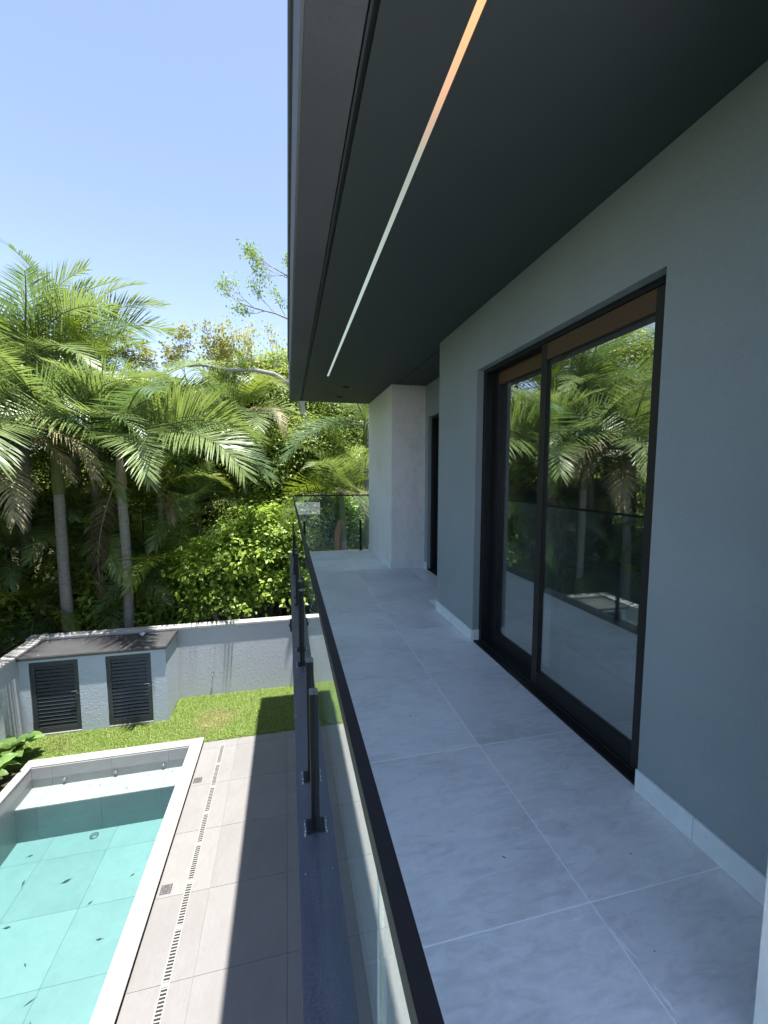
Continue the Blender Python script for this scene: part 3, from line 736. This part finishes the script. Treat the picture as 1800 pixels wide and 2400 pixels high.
# ================================================================== VEGETATION
def frond_mesh(name, e0, droop, L, seed, mats, leaf=.55, n=52, hang=.5, roll=0., dih=.35, shred=0.):
    """arching rachis with two rows of narrow drooping leaflets"""
    rg = np.random.default_rng(seed); S = 24
    pts = []; p = np.zeros(3); ang = []
    curl = rg.uniform(-.35, .35)
    for i in range(S+1):
        s = i/S; a = math.radians(e0) - math.radians(droop)*s**1.4; az = curl*s**2
        d = np.array([math.cos(a)*math.cos(az), math.cos(a)*math.sin(az), math.sin(a)]); ang.append(d); pts.append(p.copy()); p = p + d*L/S
    pts = np.array(pts); ang = np.array(ang)
    V = []; F = []; MI = []
    # rachis as a 4-sided tapered bar
    for i in range(S+1):
        s = i/S; r = .022*(1-s)**.8+.003; d = ang[i]; side = np.cross(d, [0,0,1.]); side /= np.linalg.norm(side)+1e-9; up = np.cross(side, d)
        for q in ((1,0),(0,1),(-1,0),(0,-1)): V.append(pts[i]+side*r*q[0]+up*r*.7*q[1])
    for i in range(S):
        for k in range(4):
            a = i*4+k; b = i*4+(k+1) % 4; F += [(a, b, b+4), (a, b+4, a+4)]; MI += [1, 1]
    for side_sign in (-1, 1):
        for j in range(n):
            s = .10+.90*(j+rg.uniform(-.25,.25))/n
            if s > 1 or rg.random() < shred: continue
            fi = s*S; i0 = min(int(fi), S-1); t = fi-i0
            P0 = pts[i0]*(1-t)+pts[i0+1]*t; d = ang[i0]*(1-t)+ang[i0+1]*t; d /= np.linalg.norm(d)
            side = np.cross(d, [0,0,1.]); side /= np.linalg.norm(side)+1e-9; up = np.cross(side, d)
            ro = roll*(1-.3*s); side2 = side*math.cos(ro)+up*math.sin(ro); up2 = -side*math.sin(ro)+up*math.cos(ro)
            sweep = .35+.75*s**1.5+rg.uniform(-.08,.08)
            dv = side_sign*side2*math.cos(sweep)+d*math.sin(sweep)+up2*(dih+rg.uniform(-.12,.12))
            dv /= np.linalg.norm(dv)
            ln = leaf*(.55+.45*math.sin(math.pi*min(1, s*1.15+.12)))*(1-.35*max(0, s-.8)/.2)*rg.uniform(.9,1.08)*L/2.8
            wd = .0145*rg.uniform(.85,1.15)*L/2.8
            nrm = np.cross(dv, d); nrm /= np.linalg.norm(nrm)+1e-9
            wdir = np.cross(nrm, dv); b = len(V); q = P0.copy(); cur = dv.copy(); K = 4
            hg = hang*rg.uniform(.6,1.4)
            for k in range(K+1):
                wk = wd*(.45,1,.9,.6,.0)[k]
                V.append(q+wdir*wk); V.append(q-wdir*wk) if k < K else None
                cur = cur + np.array([0,0,-hg*.32*(k+.4)/K]); cur /= np.linalg.norm(cur); q = q+cur*ln/K
            for k in range(K-1):
                a = b+2*k; F += [(a, a+1, a+3), (a, a+3, a+2)]; MI += [0, 0]
            a = b+2*(K-1); F.append((a, a+1, a+2)); MI.append(0)
    me = tri_mesh(name, np.array(V), np.array(F), mats, True); me.polygons.foreach_set('material_index', np.array(MI, dtype=np.int32)); me.update()
    return me
FR = {}
def fronds(kind):
    if kind in FR: return FR[kind]
    mats = {'green': (M['palm'], M['pshaft']), 'dark': (M['palm_dark'], M['pshaft']), 'lime': (M['palm_lime'], M['palm_lime']),
            'dry': (M['palm_dry'], M['pbrown']), 'dead': (M['palm_dead'], M['pbrown'])}[kind]
    sets = [(82,35),(72,55),(60,70),(48,80),(35,85),(20,80),(5,70),(-15,55),(-40,35)]
    if kind == 'dead': sets = [(-30,55),(-55,30),(-70,18)]
    if kind == 'dry': sets = [(20,100),(0,80),(-20,60)]
    out = []
    for i, (e, d) in enumerate(sets):
        for k in range(1 if kind in ('dead', 'dry', 'lime') else 2):
            out.append((e, frond_mesh('frond_'+kind, e, d+random.uniform(-8, 12), 2.8, 100*i+k+len(FR)*1000, list(mats),
                (.92 if kind != 'dead' else .6), 58 if kind != 'dead' else 52, {'green':.32,'dark':.32,'lime':.25,'dry':1.0,'dead':1.6}[kind],
                random.uniform(-.7,.7), .16 if kind != 'dead' else 0, {'dead':.2}.get(kind, .02))))
    FR[kind] = out; return out
for k in ('green', 'dark', 'lime', 'dry', 'dead'): fronds(k)
def put_frond(root, kind, e, az, L, at, rg, tilt=0):
    c = min(fronds(kind), key=lambda q: abs(q[0]-e)+rg.uniform(0, 9))
    o = link('frond', c[1], root, at); s = L/2.8
    o.rotation_euler = (R(tilt), 0, R(az)); o.scale = (s, s*rg.choice((1, -1)), s)
    if kind == 'dry': o['label'] = 'yellowing drooping frond'
    if kind == 'dead': o['label'] = 'dead brown hanging frond'
    return o
PALMS = 0
def palm(label, base, top, n=13, L=2.9, kinds=('green',), seed=0, r=.115, shaft=.8, hero=(), emin=-8, red=False, dead=0, dry=1):
    global PALMS; PALMS += 1
    rg = random.Random(seed); root = empty('palm_tree', base); tag(root, label, 'palm', 'palms beyond the boundary wall')
    b = Vector(base); t = Vector(top)-b; H = t.length; N = max(6, int(H/.075))
    pts = []; rad = []
    bow = Vector((rg.uniform(-.12,.12), rg.uniform(-.1,.1), 0))
    for i in range(N+1):
        s = i/N; pts.append(t*s*(1-shaft/max(H, shaft+.3)) + bow*math.sin(math.pi*s)*H*.1)
        rr = r*(1.12-.22*s) * (1.15 if i % 2 == 0 and H > 1 else 1.)*(1+.25*math.exp(-s*18)); rad.append(rr if i % 2 else rr*.93)
    m = MB(); m.tube(pts, rad, 12); m.obj('trunk', M['ptrunk'], root)
    p0 = pts[-1]; up = (t - p0).normalized()
    m = MB(); m.tube([p0-up*.02, p0+up*shaft*.15, p0+up*shaft*.6, p0+up*shaft, p0+up*shaft*1.15], [r*.95, r*1.15, r*.85, r*.55, r*.25], 12)
    m.obj('crownshaft', M['pbrown'] if dead else M['pshaft'], root)
    if red:
        m = MB(); m.tube([p0+Vector((-.06,-.06,.55)), p0+Vector((-.14,-.10,.25)), p0+Vector((-.17,-.10,-.15)), p0+Vector((-.12,-.08,-.5))], [.03,.075,.065,.02], 8)
        o = m.obj('old_sheath', M['pred'], root); o['label'] = 'reddish peeling leaf sheath'
    for (kind, e, az, Lf) in hero: put_frond(root, kind, e, az, Lf, t, rg)
    a0 = rg.uniform(0, 360)
    for i in range(n):
        e = 82 - (82-emin)*((i+.3)/n)**.85; az = a0 + i*137.5 + rg.uniform(-18, 18)
        kind = rg.choice(kinds)
        at = t - up*(.12*i/n)
        put_frond(root, kind, e, az, L*rg.uniform(.85, 1.1)*(.75 if i < 2 else 1), at, rg, rg.uniform(-12, 12))
    for i in range(dry): put_frond(root, 'dry', rg.choice((20, 0, -20)), rg.uniform(-150, -20), L*.8, t-up*.15, rg)
    for i in range(dead): put_frond(root, 'dead', -70, rg.uniform(-185, -160), L*.8, t-up*(.85+.1*i)+Vector((-.1,-.08,0)), rg)
    return root
GK = ('green','green','green','dark'); 
def gz(x, y): return ter(x, y)-.05
palm('tall palm with stout grey trunk behind the pump house roof, left of its twin', (-4.62,10.0,gz(-4.62,10)), (-4.70,10.0,2.25), 12, 3.0, GK, 1, .105, 1.15, dead=0, dry=0, emin=14,
     hero=(('green',60,20,3.0),('green',48,-170,2.9)))
palm('tall palm with a dead brown frond hanging down its trunk behind the pump house', (-3.68,10.2,gz(-3.68,10.2)), (-3.56,10.2,2.15), 11, 3.1, GK, 2, .10, 1.0, dead=1, dry=0, emin=12,
     hero=(('green',72,10,2.9),('green',35,-5,3.3),('green',20,-20,3.4),('dark',20,0,3.5),('dark',48,170,2.7),('green',5,-60,2.2)))
palm('slender palm with thin pale trunk standing before the leafy trees, right of the big palms', (-1.10,12.5,gz(-1.1,12.5)), (-1.16,12.5,3.35), 9, 2.3, ('green','green','lime'), 3, .06, .9, dry=1,
     hero=(('green',72,60,1.9),('green',5,-160,2.1),('green',5,10,2.0)))
palm('tall old palm at the left edge with the highest upright fronds', (-6.1,11.4,gz(-6.1,11.4)), (-6.0,11.5,3.7), 15, 3.5, ('green','dark','green'), 4, .13, 1.,
     hero=(('green',72,0,3.4),('green',82,40,3.4),('green',60,-30,3.2)))
palm('high palm behind the others whose arching crown stands against the sky', (-5.7,13.2,gz(-5.7,13.2)), (-5.75,13.1,4.7), 13, 3.0, ('green','dark'), 5, .12, 1.,
     hero=(('green',60,5,3.1),('green',48,15,3.2),('green',72,-5,3.0)))
palm('bright lime palm crown between the two tall green palms', (-4.9,12.0,gz(-4.9,12)), (-4.83,12.0,3.45), 10, 2.4, ('lime','lime','green'), 6, .10, .9,
     hero=(('lime',60,-130,2.3),('lime',60,-30,2.3),('lime',72,-80,2.1)))
palm('leaning palm at the far left edge with big yellowing drooping fronds', (-6.0,9.7,gz(-6,9.7)), (-5.85,9.8,2.3), 13, 2.9, GK, 7, .12, 1., dry=3, hero=(('dry',20,-20,2.9),('green',60,20,2.9)))
low = [(-6.4,11.2,-.3,'green'),(-5.0,11.6,.2,'green'),(-3.3,11.8,1.2,'lime'),(-2.5,12.4,.7,'green'),(-4.2,11.4,-1.0,'green'),(-2.9,11.2,-.7,'lime'),(-5.6,10.6,-1.4,'lime')]
ll = ['short dark palm in the understorey at the left edge of the view','short dark palm in the shade between the two big trunks','mid height palm filling the gap right of the twin trunks','smaller palm with feathery fronds beside the leafy bush',
      'low dark palm behind the left trunk near the ground','low dark palm between trunk and bright bush','low palm spreading over the side wall by the pump house']
for i, ((x, y, z, k), lab) in enumerate(zip(low, ll)):
    palm(lab, (x, y, gz(x, y)), (x+.05, y, z), 13, 1.9+.2*(i % 2), (k, 'green', 'dark'), 20+i, .07, .4, emin=-10, dry=0 if i % 2 else 1)
palm('palm with a reddish peeling sheath seen through the end glass of the balcony', (1.42,10.4,gz(1.4,10.4)), (1.31,10.3,1.15), 9, 2.0, ('green','lime','green'), 40, .085, 1.3, red=True, dry=2, emin=-10,
     hero=(('green',60,-10,1.8),('green',48,-40,1.9)))
palm('palm tucked behind the pale column at the far end of the balcony', (2.3,11.2,gz(2.3,11.2)), (2.1,11.2,2.9), 12, 2.5, GK, 41, .1, .9, dry=1)
# palms along the left side (outside the frame, they fill the reflections in the door glass)
for i, (x, y, z, k) in enumerate([(-7.2,8.3,2.6,'green'),(-6.6,7.0,3.0,'green'),(-7.9,10.3,3.6,'green'),(-6.6,5.6,2.0,'green'),(-7.9,6.0,3.7,'dark'),(-6.9,8.6,.0,'dark'),(-6.4,4.2,1.1,'green'),(-8.6,8.4,1.2,'dark'),(-7.0,7.6,-.8,'dark'),(-7.0,6.0,-.6,'dark')]):
    palm(['palm left of the frame showing in the middle of the door glass reflection','tall palm beyond the side wall reflected in the near door pane','distant palm beyond the side wall reflected high in the door glass',
      'palm beyond the side wall reflected at the right edge of the near pane','dark tall palm reflected behind the others in the near pane','short dark palm low in the door glass reflection','small palm behind the side wall towards the camera',
      'dark short palm farther back in the reflection','very low palm behind the side wall in the reflection','very low palm behind the side wall nearer the camera'][i],
      (x, y, gz(x, y)), (x+.1, y, z), 13, 2.7 if z > 1 else 1.9, (k,'green','green'), 60+i, .11, .8, dry=2)

# ---------------------------------------------------------------- broadleaf
def leaf_cloud(name, blobs, n, size, mat, seed, clump=.26, per=45, up=1.1, aspect=.5):
    """leaf-sized folded faces gathered in clumps on the skin of several lobes"""
    rg = np.random.default_rng(seed); nb = len(blobs); vol = np.array([b[3]*b[4]*b[5] for b in blobs])**(2/3); pr = vol/vol.sum()
    nc = max(1, n//per); bi = rg.choice(nb, nc, p=pr); B = np.array(blobs)[bi]
    d = rg.normal(size=(nc, 3)); d /= np.linalg.norm(d, axis=1, keepdims=True); d[:, 2] = np.where(d[:, 2] < -.35, -d[:, 2]*.6, d[:, 2])
    rad = rg.uniform(.62, 1.06, nc)[:, None]
    C = B[:, :3] + d*B[:, 3:6]*rad
    cs = clump*rg.uniform(.5, 1.5, nc)
    ci = rg.integers(0, nc, n); off = rg.normal(size=(n, 3))*cs[ci][:, None]*np.array([1, 1, .5]); Pp = C[ci]+off
    N = d[ci]*.7 + rg.normal(size=(n, 3))*.5 + np.array([0, 0, up]) + off/(cs[ci][:, None])*.25; N /= np.linalg.norm(N, axis=1, keepdims=True)
    A = rg.normal(size=(n, 3)) + np.array([0, 0, -.5]) + d[ci]*.6; A -= N*(A*N).sum(1, keepdims=True); A /= np.linalg.norm(A, axis=1, keepdims=True)
    S = np.cross(N, A); l = (size*rg.uniform(.6, 1.3, n))[:, None]; wv_ = l*aspect
    a = Pp; b = Pp+A*l*.45+S*wv_*.5+N*l*.08; c = Pp+A*l-N*l*.10; e = Pp+A*l*.45-S*wv_*.5+N*l*.08
    V = np.stack([a, b, c, e], 1).reshape(-1, 3); k = np.arange(n)*4
    F = np.concatenate([np.stack([k, k+1, k+2], 1), np.stack([k, k+2, k+3], 1)])
    return tri_mesh(name, V, F, mat), C
def tree(label, base, blobs, n, size, mat, seed, trunk_r=.09, name='broadleaf_tree', cat='tree', group='leafy trees beyond the boundary wall', bark='bark_dark', **kw):
    root = empty(name, base); tag(root, label, cat, group)
    bl = [(b[0]-base[0], b[1]-base[1], b[2]-base[2], b[3], b[4], b[5]) for b in blobs]
    me, C = leaf_cloud('crown', bl, n, size, mat, seed, **kw); link('crown', me, root)
    rg = random.Random(seed); m = MB()
    for b in bl:
        c = Vector(b[:3]); f = Vector((rg.uniform(-.2,.2), rg.uniform(-.2,.2), 0)); mid = c*.45+Vector((0,0,-.2)); 
        m.tube([f*0, mid*.5+f, mid+f, c], [trunk_r, trunk_r*.8, trunk_r*.6, trunk_r*.25], 7)
        for k in range(7):
            q = C[rg.randrange(len(C))]; 
            if (Vector(q)-c).length < max(b[3:6])*1.2:
                st = mid.lerp(c, rg.uniform(.1, 1)); e_ = Vector(q); m.tube([st, st.lerp(e_, .5)+Vector((0,0,.1)), e_], [trunk_r*.25, trunk_r*.15, .006], 5, 0, False)
    m.obj('trunk', M[bark], root); return root
# bright bush right behind the wall
tree('bright yellow green bush right behind the boundary wall, left of the railing', (-1.2,10.5,gz(0,10.5)),
     [(-1.9,10.5,-.9,.75,.6,.85),(-1.1,10.5,-.55,.8,.65,1.05),(-.45,10.6,-.1,.75,.6,.95),(-.3,10.5,-1.3,.7,.5,.8),(-1.4,10.3,-1.6,.9,.4,.6)], 15000, .125, M['bush'], 301, .05, 'bush', 'bush', None, clump=.17, per=16, aspect=.62)
tree('second bush with smaller leaves behind the wall below the end of the balcony', (.7,10.6,gz(0,10.5)),
     [(.5,10.7,-.9,.8,.6,.9),(1.3,10.9,-1.4,.9,.6,.7)], 9000, .10, M['broad'], 302, .05, 'bush', 'bush', None, clump=.18, per=20, aspect=.5)
tree('dense leafy tree with glossy small leaves rising behind the railing corner', (-.2,12.6,gz(-.2,12.6)),
     [(-.5,12.6,1.6,1.1,.9,1.0),(.5,12.6,2.3,1.1,.9,.9),(.1,12.4,.5,1.1,.8,.9),(1.3,12.8,1.4,1.1,.9,1.2),(-.9,12.7,.3,.9,.8,.8),(.9,12.4,.0,1.1,.8,.9)], 52000, .105, M['broad'], 303, .10, clump=.2, per=30)
tree('lighter green tree crown filling the view under the far roof corner', (.6,14.2,gz(.6,14.2)),
     [(-.2,14.2,3.6,1.3,1,1.1),(1.2,14.2,3.4,1.3,1,1.1),(2.3,14.4,2.6,1.3,1,1.3),(.4,14.0,2.6,1.2,.9,.9)], 36000, .12, M['broad'], 304, .12, clump=.24, per=30)
tree('tall sunlit tree crown directly left of the roof edge', (-1.0,15.2,gz(-1,15.2)),
     [(-1.2,15.2,4.5,1.3,1,1.1),(.2,15.3,4.9,1.4,1,1.0),(-2.2,15.2,3.6,1.2,1,1.1),(-.6,15.0,3.0,1.4,1,1.0)], 36000, .12, M['broad'], 305, .12, clump=.25, per=30)
tree('mid height green tree behind the slender palm', (-2.6,13.8,gz(-2.6,13.8)),
     [(-2.6,13.8,2.6,1.2,.9,1.1),(-1.6,13.8,2.2,1.1,.9,1.0),(-2.0,13.6,1.0,1.2,.8,.9),(-3.4,13.9,3.6,1.0,.8,.8)], 30000, .11, M['broad'], 306, .10, clump=.22, per=30)
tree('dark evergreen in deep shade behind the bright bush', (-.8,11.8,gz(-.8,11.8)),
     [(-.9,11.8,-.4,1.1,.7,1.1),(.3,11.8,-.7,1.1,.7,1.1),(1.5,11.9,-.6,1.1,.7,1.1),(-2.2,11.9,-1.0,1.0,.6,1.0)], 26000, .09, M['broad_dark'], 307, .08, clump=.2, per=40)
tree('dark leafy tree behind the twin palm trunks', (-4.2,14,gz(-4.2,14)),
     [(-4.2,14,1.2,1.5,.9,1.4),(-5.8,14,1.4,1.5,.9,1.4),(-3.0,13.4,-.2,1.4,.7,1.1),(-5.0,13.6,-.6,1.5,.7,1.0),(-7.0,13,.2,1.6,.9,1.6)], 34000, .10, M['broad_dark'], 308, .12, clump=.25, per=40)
tree('round dense tree outside the frame whose crown shows against sky in the door glass', (-8.6,12.6,gz(-8.6,12.6)),
     [(-8.6,12.6,5.2,1.6,1.4,1.4),(-9.8,11.4,4.2,1.6,1.4,1.5),(-7.8,13.0,3.4,1.6,1.2,1.4)], 32000, .11, M['broad'], 309, .14, clump=.22, per=40)
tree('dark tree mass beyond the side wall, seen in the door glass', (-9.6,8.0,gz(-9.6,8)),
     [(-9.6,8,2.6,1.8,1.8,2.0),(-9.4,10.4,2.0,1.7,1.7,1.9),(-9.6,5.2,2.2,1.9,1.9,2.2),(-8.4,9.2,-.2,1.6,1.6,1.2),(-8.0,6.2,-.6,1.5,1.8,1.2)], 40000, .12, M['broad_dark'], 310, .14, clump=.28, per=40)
tree('leafy tree with pale highlights filling the gap between the twin palms', (-3.9,12.6,gz(-3.9,12.6)),
     [(-4.0,12.8,.6,.9,.5,.9),(-3.1,12.8,-.2,.9,.5,.9),(-4.7,12.9,-.6,.9,.5,.9),(-5.6,12.6,.4,.9,.5,1.0),(-2.4,12.9,2.0,.8,.5,.9)], 22000, .11, M['broad'], 320, .08, clump=.2, per=26)
tree('bushy tree behind the leftmost palms', (-7.6,13.4,gz(-7.6,13.4)),
     [(-7.6,13.4,2.2,1.2,.9,1.5),(-6.2,13.8,3.2,1.1,.9,1.2),(-8.6,13.0,.6,1.2,.9,1.3),(-6.8,13.0,.2,1.0,.7,1.0)], 30000, .11, M['broad'], 321, .1, clump=.24, per=30)
tree('leafy tree top showing between the palm crowns above the twin trunks', (-4.4,14.6,gz(-4.4,14.6)),
     [(-4.6,14.6,3.2,1.3,.8,1.2),(-3.2,14.6,3.4,1.0,.8,.9),(-5.8,14.8,2.2,1.2,.8,1.2),(-3.4,14.4,1.8,1.1,.8,1.0)], 26000, .115, M['broad'], 322, .1, clump=.22, per=28)
for i, (x, y, lab) in enumerate([(-6.6,10.3,'low leafy undergrowth shrub behind the corner of the side wall'),(-5.1,10.7,'low leafy shrub behind the pump house, left of the left trunk'),(-4.1,10.9,'low leafy shrub between the twin palm trunks'),(-3.0,10.9,'low leafy shrub right of the twin palm trunks beside the bright bush')]):
    tree(lab, (x, y, gz(x, y)), [(x-.3,y,-2.3,.6,.4,.8),(x+.35,y+.2,-1.7,.55,.4,.9),(x,y+.5,-.9,.6,.4,.8)], 5500, .14, M['broad'], 340+i, .03, 'shrub', 'shrub', 'shrubs in the shade under the palms', clump=.2, per=14, aspect=.45)
# forest farther back, one mass
rgf = random.Random(8); bl = []
for i in range(46):
    x = -26+i*1.1+rgf.uniform(-.5,.5); y = 18.5+rgf.uniform(-1.2,4)+max(0,-x*.05); z = ter(x, y)
    bl.append((x, y, z+rgf.uniform(.2,1.0), 1.7, 1.4, 1.7))
for i in range(12):
    y = 5+i*1.25; x = -13.5+rgf.uniform(-1.5,1.5); bl.append((x, y, ter(x, y)+1.0, 1.7, 1.6, 1.9))
me, _ = leaf_cloud('forest', bl, 150000, .17, M['broad'], 777, clump=.38, per=60)
o = link('forest', me); tag(o, 'distant hillside forest closing the view behind the palms and trees', 'forest', kind='stuff')

# ---------------------------------------------------------------- branching trees drawn twig by twig
def grow(m, leaves, p, d, L, r, depth, rg, gravity=0., spread=.6, keep=1.):
    n = 4; pts = [p.copy()]; rad = [r]
    for i in range(n):
        d = (d + Vector((rg.uniform(-.22,.22), rg.uniform(-.22,.22), rg.uniform(-.18,.22)+gravity))).normalized()
        p = p + d*L/n; pts.append(p.copy()); rad.append(r*(1-.5*(i+1)/n))
        if depth > 0 and i >= 1 and rg.random() < .8:
            dd = (d + Vector((rg.uniform(-1,1), rg.uniform(-.7,.7), rg.uniform(-.5,1)))*spread).normalized()
            grow(m, leaves, p.copy(), dd, L*rg.uniform(.5,.75), rad[-1]*.7, depth-1, rg, gravity, spread, keep)
    m.tube(pts, rad, 5, 0, False)
    if depth <= 1 and rg.random() < keep: leaves.append(p.copy())
    if depth > 0: grow(m, leaves, p.copy(), d, L*.7, rad[-1], depth-1, rg, gravity, spread, keep)
def tip_leaves(pts, per, spread, size, mat, seed, aspect=.5, name='leaf_sprays'):
    if not pts: return None
    P = np.array([tuple(p) for p in pts]); bl = [(p[0], p[1], p[2], spread, spread, spread) for p in P]
    rg = np.random.default_rng(seed); n = len(P)*per; ci = rg.integers(0, len(P), n)
    Pp = P[ci]+rg.normal(size=(n, 3))*spread*.5
    N = rg.normal(size=(n, 3))+np.array([0,0,.8]); N /= np.linalg.norm(N, axis=1, keepdims=True)
    A = rg.normal(size=(n, 3))+np.array([0,0,-.4]); A -= N*(A*N).sum(1, keepdims=True); A /= np.linalg.norm(A, axis=1, keepdims=True)
    S = np.cross(N, A); l = (size*rg.uniform(.6,1.3,n))[:, None]
    V = np.stack([Pp, Pp+A*l*.5+S*l*aspect*.5, Pp+A*l, Pp+A*l*.5-S*l*aspect*.5], 1).reshape(-1, 3); k = np.arange(n)*4
    return tri_mesh(name, V, np.concatenate([np.stack([k,k+1,k+2],1), np.stack([k,k+2,k+3],1)]), mat)
rt = empty('pale_limbed_tree', (1.0, 12.5, gz(1, 12.5))); tag(rt, 'pale barked tree whose long bare limb crosses leftwards below the skyline', 'tree')
b = Vector(rt.location); V3 = lambda x, y, z: Vector((x, y, z))-b
m = MB()
m.tube([V3(1.0,12.5,b.z), V3(.85,12.5,0), V3(.72,12.5,1.8), V3(.56,12.4,3.0), V3(.42,12.3,3.6), V3(.13,12.2,4.06), V3(-.3,12.1,4.28), V3(-.8,12.1,4.36), V3(-1.5,12.1,4.33), V3(-2.15,12.1,4.42), V3(-2.7,12.1,4.36), V3(-3.1,12.1,4.15)],
       [.16,.14,.12,.10,.085,.07,.06,.055,.048,.04,.03,.02], 9)
m.tube([V3(.45,12.3,3.5), V3(.8,12.2,4.6), V3(.75,12.1,5.4), V3(.3,12,5.68), V3(-.2,12,5.86), V3(-.75,12,5.95), V3(-1.15,12,6.05)], [.07,.06,.045,.03,.022,.016,.010], 7)
m.tube([V3(.78,12.15,5.2), V3(.7,12,6.3), V3(.35,12,6.72), V3(0,12,6.93), V3(-.4,12,7.12)], [.045,.035,.026,.018,.010], 7)
m.obj('trunk', M['bark'], rt)
rg = random.Random(5); tw = MB(); lv_ = []
for st, dr_, L_ in (((-.2,12,5.86),(-.6,0,.3),.55),((-.75,12,5.95),(-.8,0,.3),.5),((-1.1,12,6.05),(-.8,0,.25),.38),((-.5,12,5.9),(-.4,0,-.1),.4),((.1,12,5.75),(-.4,.1,.5),.5),
                    ((.2,12,6.8),(-.6,0,.1),.5),((-.1,12,6.98),(-.6,0,.1),.45),((-.4,12,7.12),(-.6,0,.15),.36),((.3,12,6.75),(-.3,0,.7),.36),((.1,12,6.9),(-.7,0,-.2),.4)):
    grow(tw, lv_, V3(*st), Vector(dr_).normalized(), L_, .011, 2, rg, .02, .5, .9)
tw.obj('twigs', M['bark'], rt)
me = tip_leaves(lv_, 11, .14, .075, M['bush'], 51, .5); link('leaf_sprays', me, rt)
# sparse tree with yellowing leaves on the skyline
for k, (lab, bx, by, tz, lim, seed) in enumerate([
    ('sparse tree with bare twigs and yellowish leaves on the skyline above the limb', -2.3, 13.2, 3.9, [((-2.7,13.2,3.9),(-.3,0,1)),((-2.2,13.2,4.0),(.0,0,1)),((-1.8,13.2,3.9),(.3,0,1)),((-2.5,13.2,4.0),(.2,.2,1)),((-3.1,13.2,3.8),(-.5,0,.9))], 61),
    ('thin twiggy treetop just left of the roof edge on the skyline', -.6, 14.0, 4.2, [((-.9,14,4.4),(-.3,0,1)),((-.4,14,4.4),(.1,0,1)),((.1,14,4.6),(.3,0,1)),((-1.4,14,4.3),(-.2,0,1))], 62)]):
    root = empty('sparse_tree', (bx, by, gz(bx, by))); tag(root, lab, 'tree'); b = Vector(root.location); rg = random.Random(seed); m = MB(); lv_ = []
    m.tube([(0,0,0), Vector((bx, by, tz))-b], [.10, .06], 7)
    for st, d_ in lim:
        m.tube([Vector((bx, by, tz-1))-b, Vector(st)-b], [.04, .03], 5)
        grow(m, lv_, Vector(st)-b, Vector(d_).normalized(), .75, .022, 3, rg, .03, .55, .55)
    m.obj('trunk', M['bark'], root)
    link('leaf_sprays', tip_leaves(lv_, 14 if k == 0 else 5, .17, .10, M['sparse'], seed, .6), root)

# ---------------------------------------------------------------- wide leaved plants in the bed left of the pool
def wide_leaf(L, W, seed):
    rg = random.Random(seed); m = MB(); V = []; n = 7; p = Vector((0,0,0)); a = R(70+rg.uniform(-10,12)); z = []
    for i in range(n+1):
        s = i/n; V_ = math.sin(math.pi*min(1, s*.92+.04))**.7*W/2*(1 if s > .0 else .1)
        if i == 0: V_ = .008
        d = Vector((math.cos(a), 0, math.sin(a)))
        z.append((p.copy(), V_, d)); a -= R(9+6*s+rg.uniform(-2,3)); p = p + d*L/n
    vs = []
    for i, (q, wv_, d) in enumerate(z):
        up = Vector((-d.z, 0, d.x)); rip = .012*math.sin(i*2.1)
        vs += [q+Vector((0,-wv_,0))+up*(wv_*.28+rip), q, q+Vector((0,wv_,0))+up*(wv_*.28-rip)]
    fs = []
    for i in range(n):
        for k in (0, 1): fs.append((i*3+k, i*3+k+1, i*3+k+4, i*3+k+3))
    m.add(vs, fs, 0, True); m.tube([(0,0,-.06)] + [tuple(z[i][0]) for i in range(0, n, 2)], [.012,.010,.007,.005,.003][:1+len(range(0,n,2))], 5)
    return m.mesh('leaf', M['wide'])
WL = [wide_leaf(.42, .17, i) for i in range(5)]
for k, (x, y, n, s, lab) in enumerate([(-4.47,7.62,15,1.05,'wide leaved pale green plant in the bed at the corner of the pool'),(-4.5,6.95,14,1.0,'wide leaved plant in the bed at the left edge of the picture beside the pool'),
        (-4.48,6.2,13,1.0,'wide leaved plant in the bed farther along the left side of the pool'),(-4.5,5.4,13,1.1,'wide leaved plant in the bed, outside the frame left of the pool')]):
    root = empty('wide_leaved_plant', (x, y, G-.03)); tag(root, lab, 'plant', 'plants in the bed beside the pool'); rg = random.Random(90+k)
    for st in range(3):
        h = rg.uniform(.12, .3); ox, oy = rg.uniform(-.06,.06), rg.uniform(-.14,.14)
        m = MB(); m.tube([(ox*.5,oy*.5,0),(ox,oy,h+.06)], [.014,.009], 6); m.obj('stem', M['pshaft'], root)
        for i in range(n//3+1):
            o = link('leaf', WL[rg.randrange(5)], root, (ox, oy, h+rg.uniform(-.08,.06))); q = s*rg.uniform(.8, 1.2)*1.0
            o.rotation_euler = (rg.uniform(-.25,.25), rg.uniform(-.1,.45), i*2.4+rg.uniform(-.4,.4)); o.scale = (q, q, q)
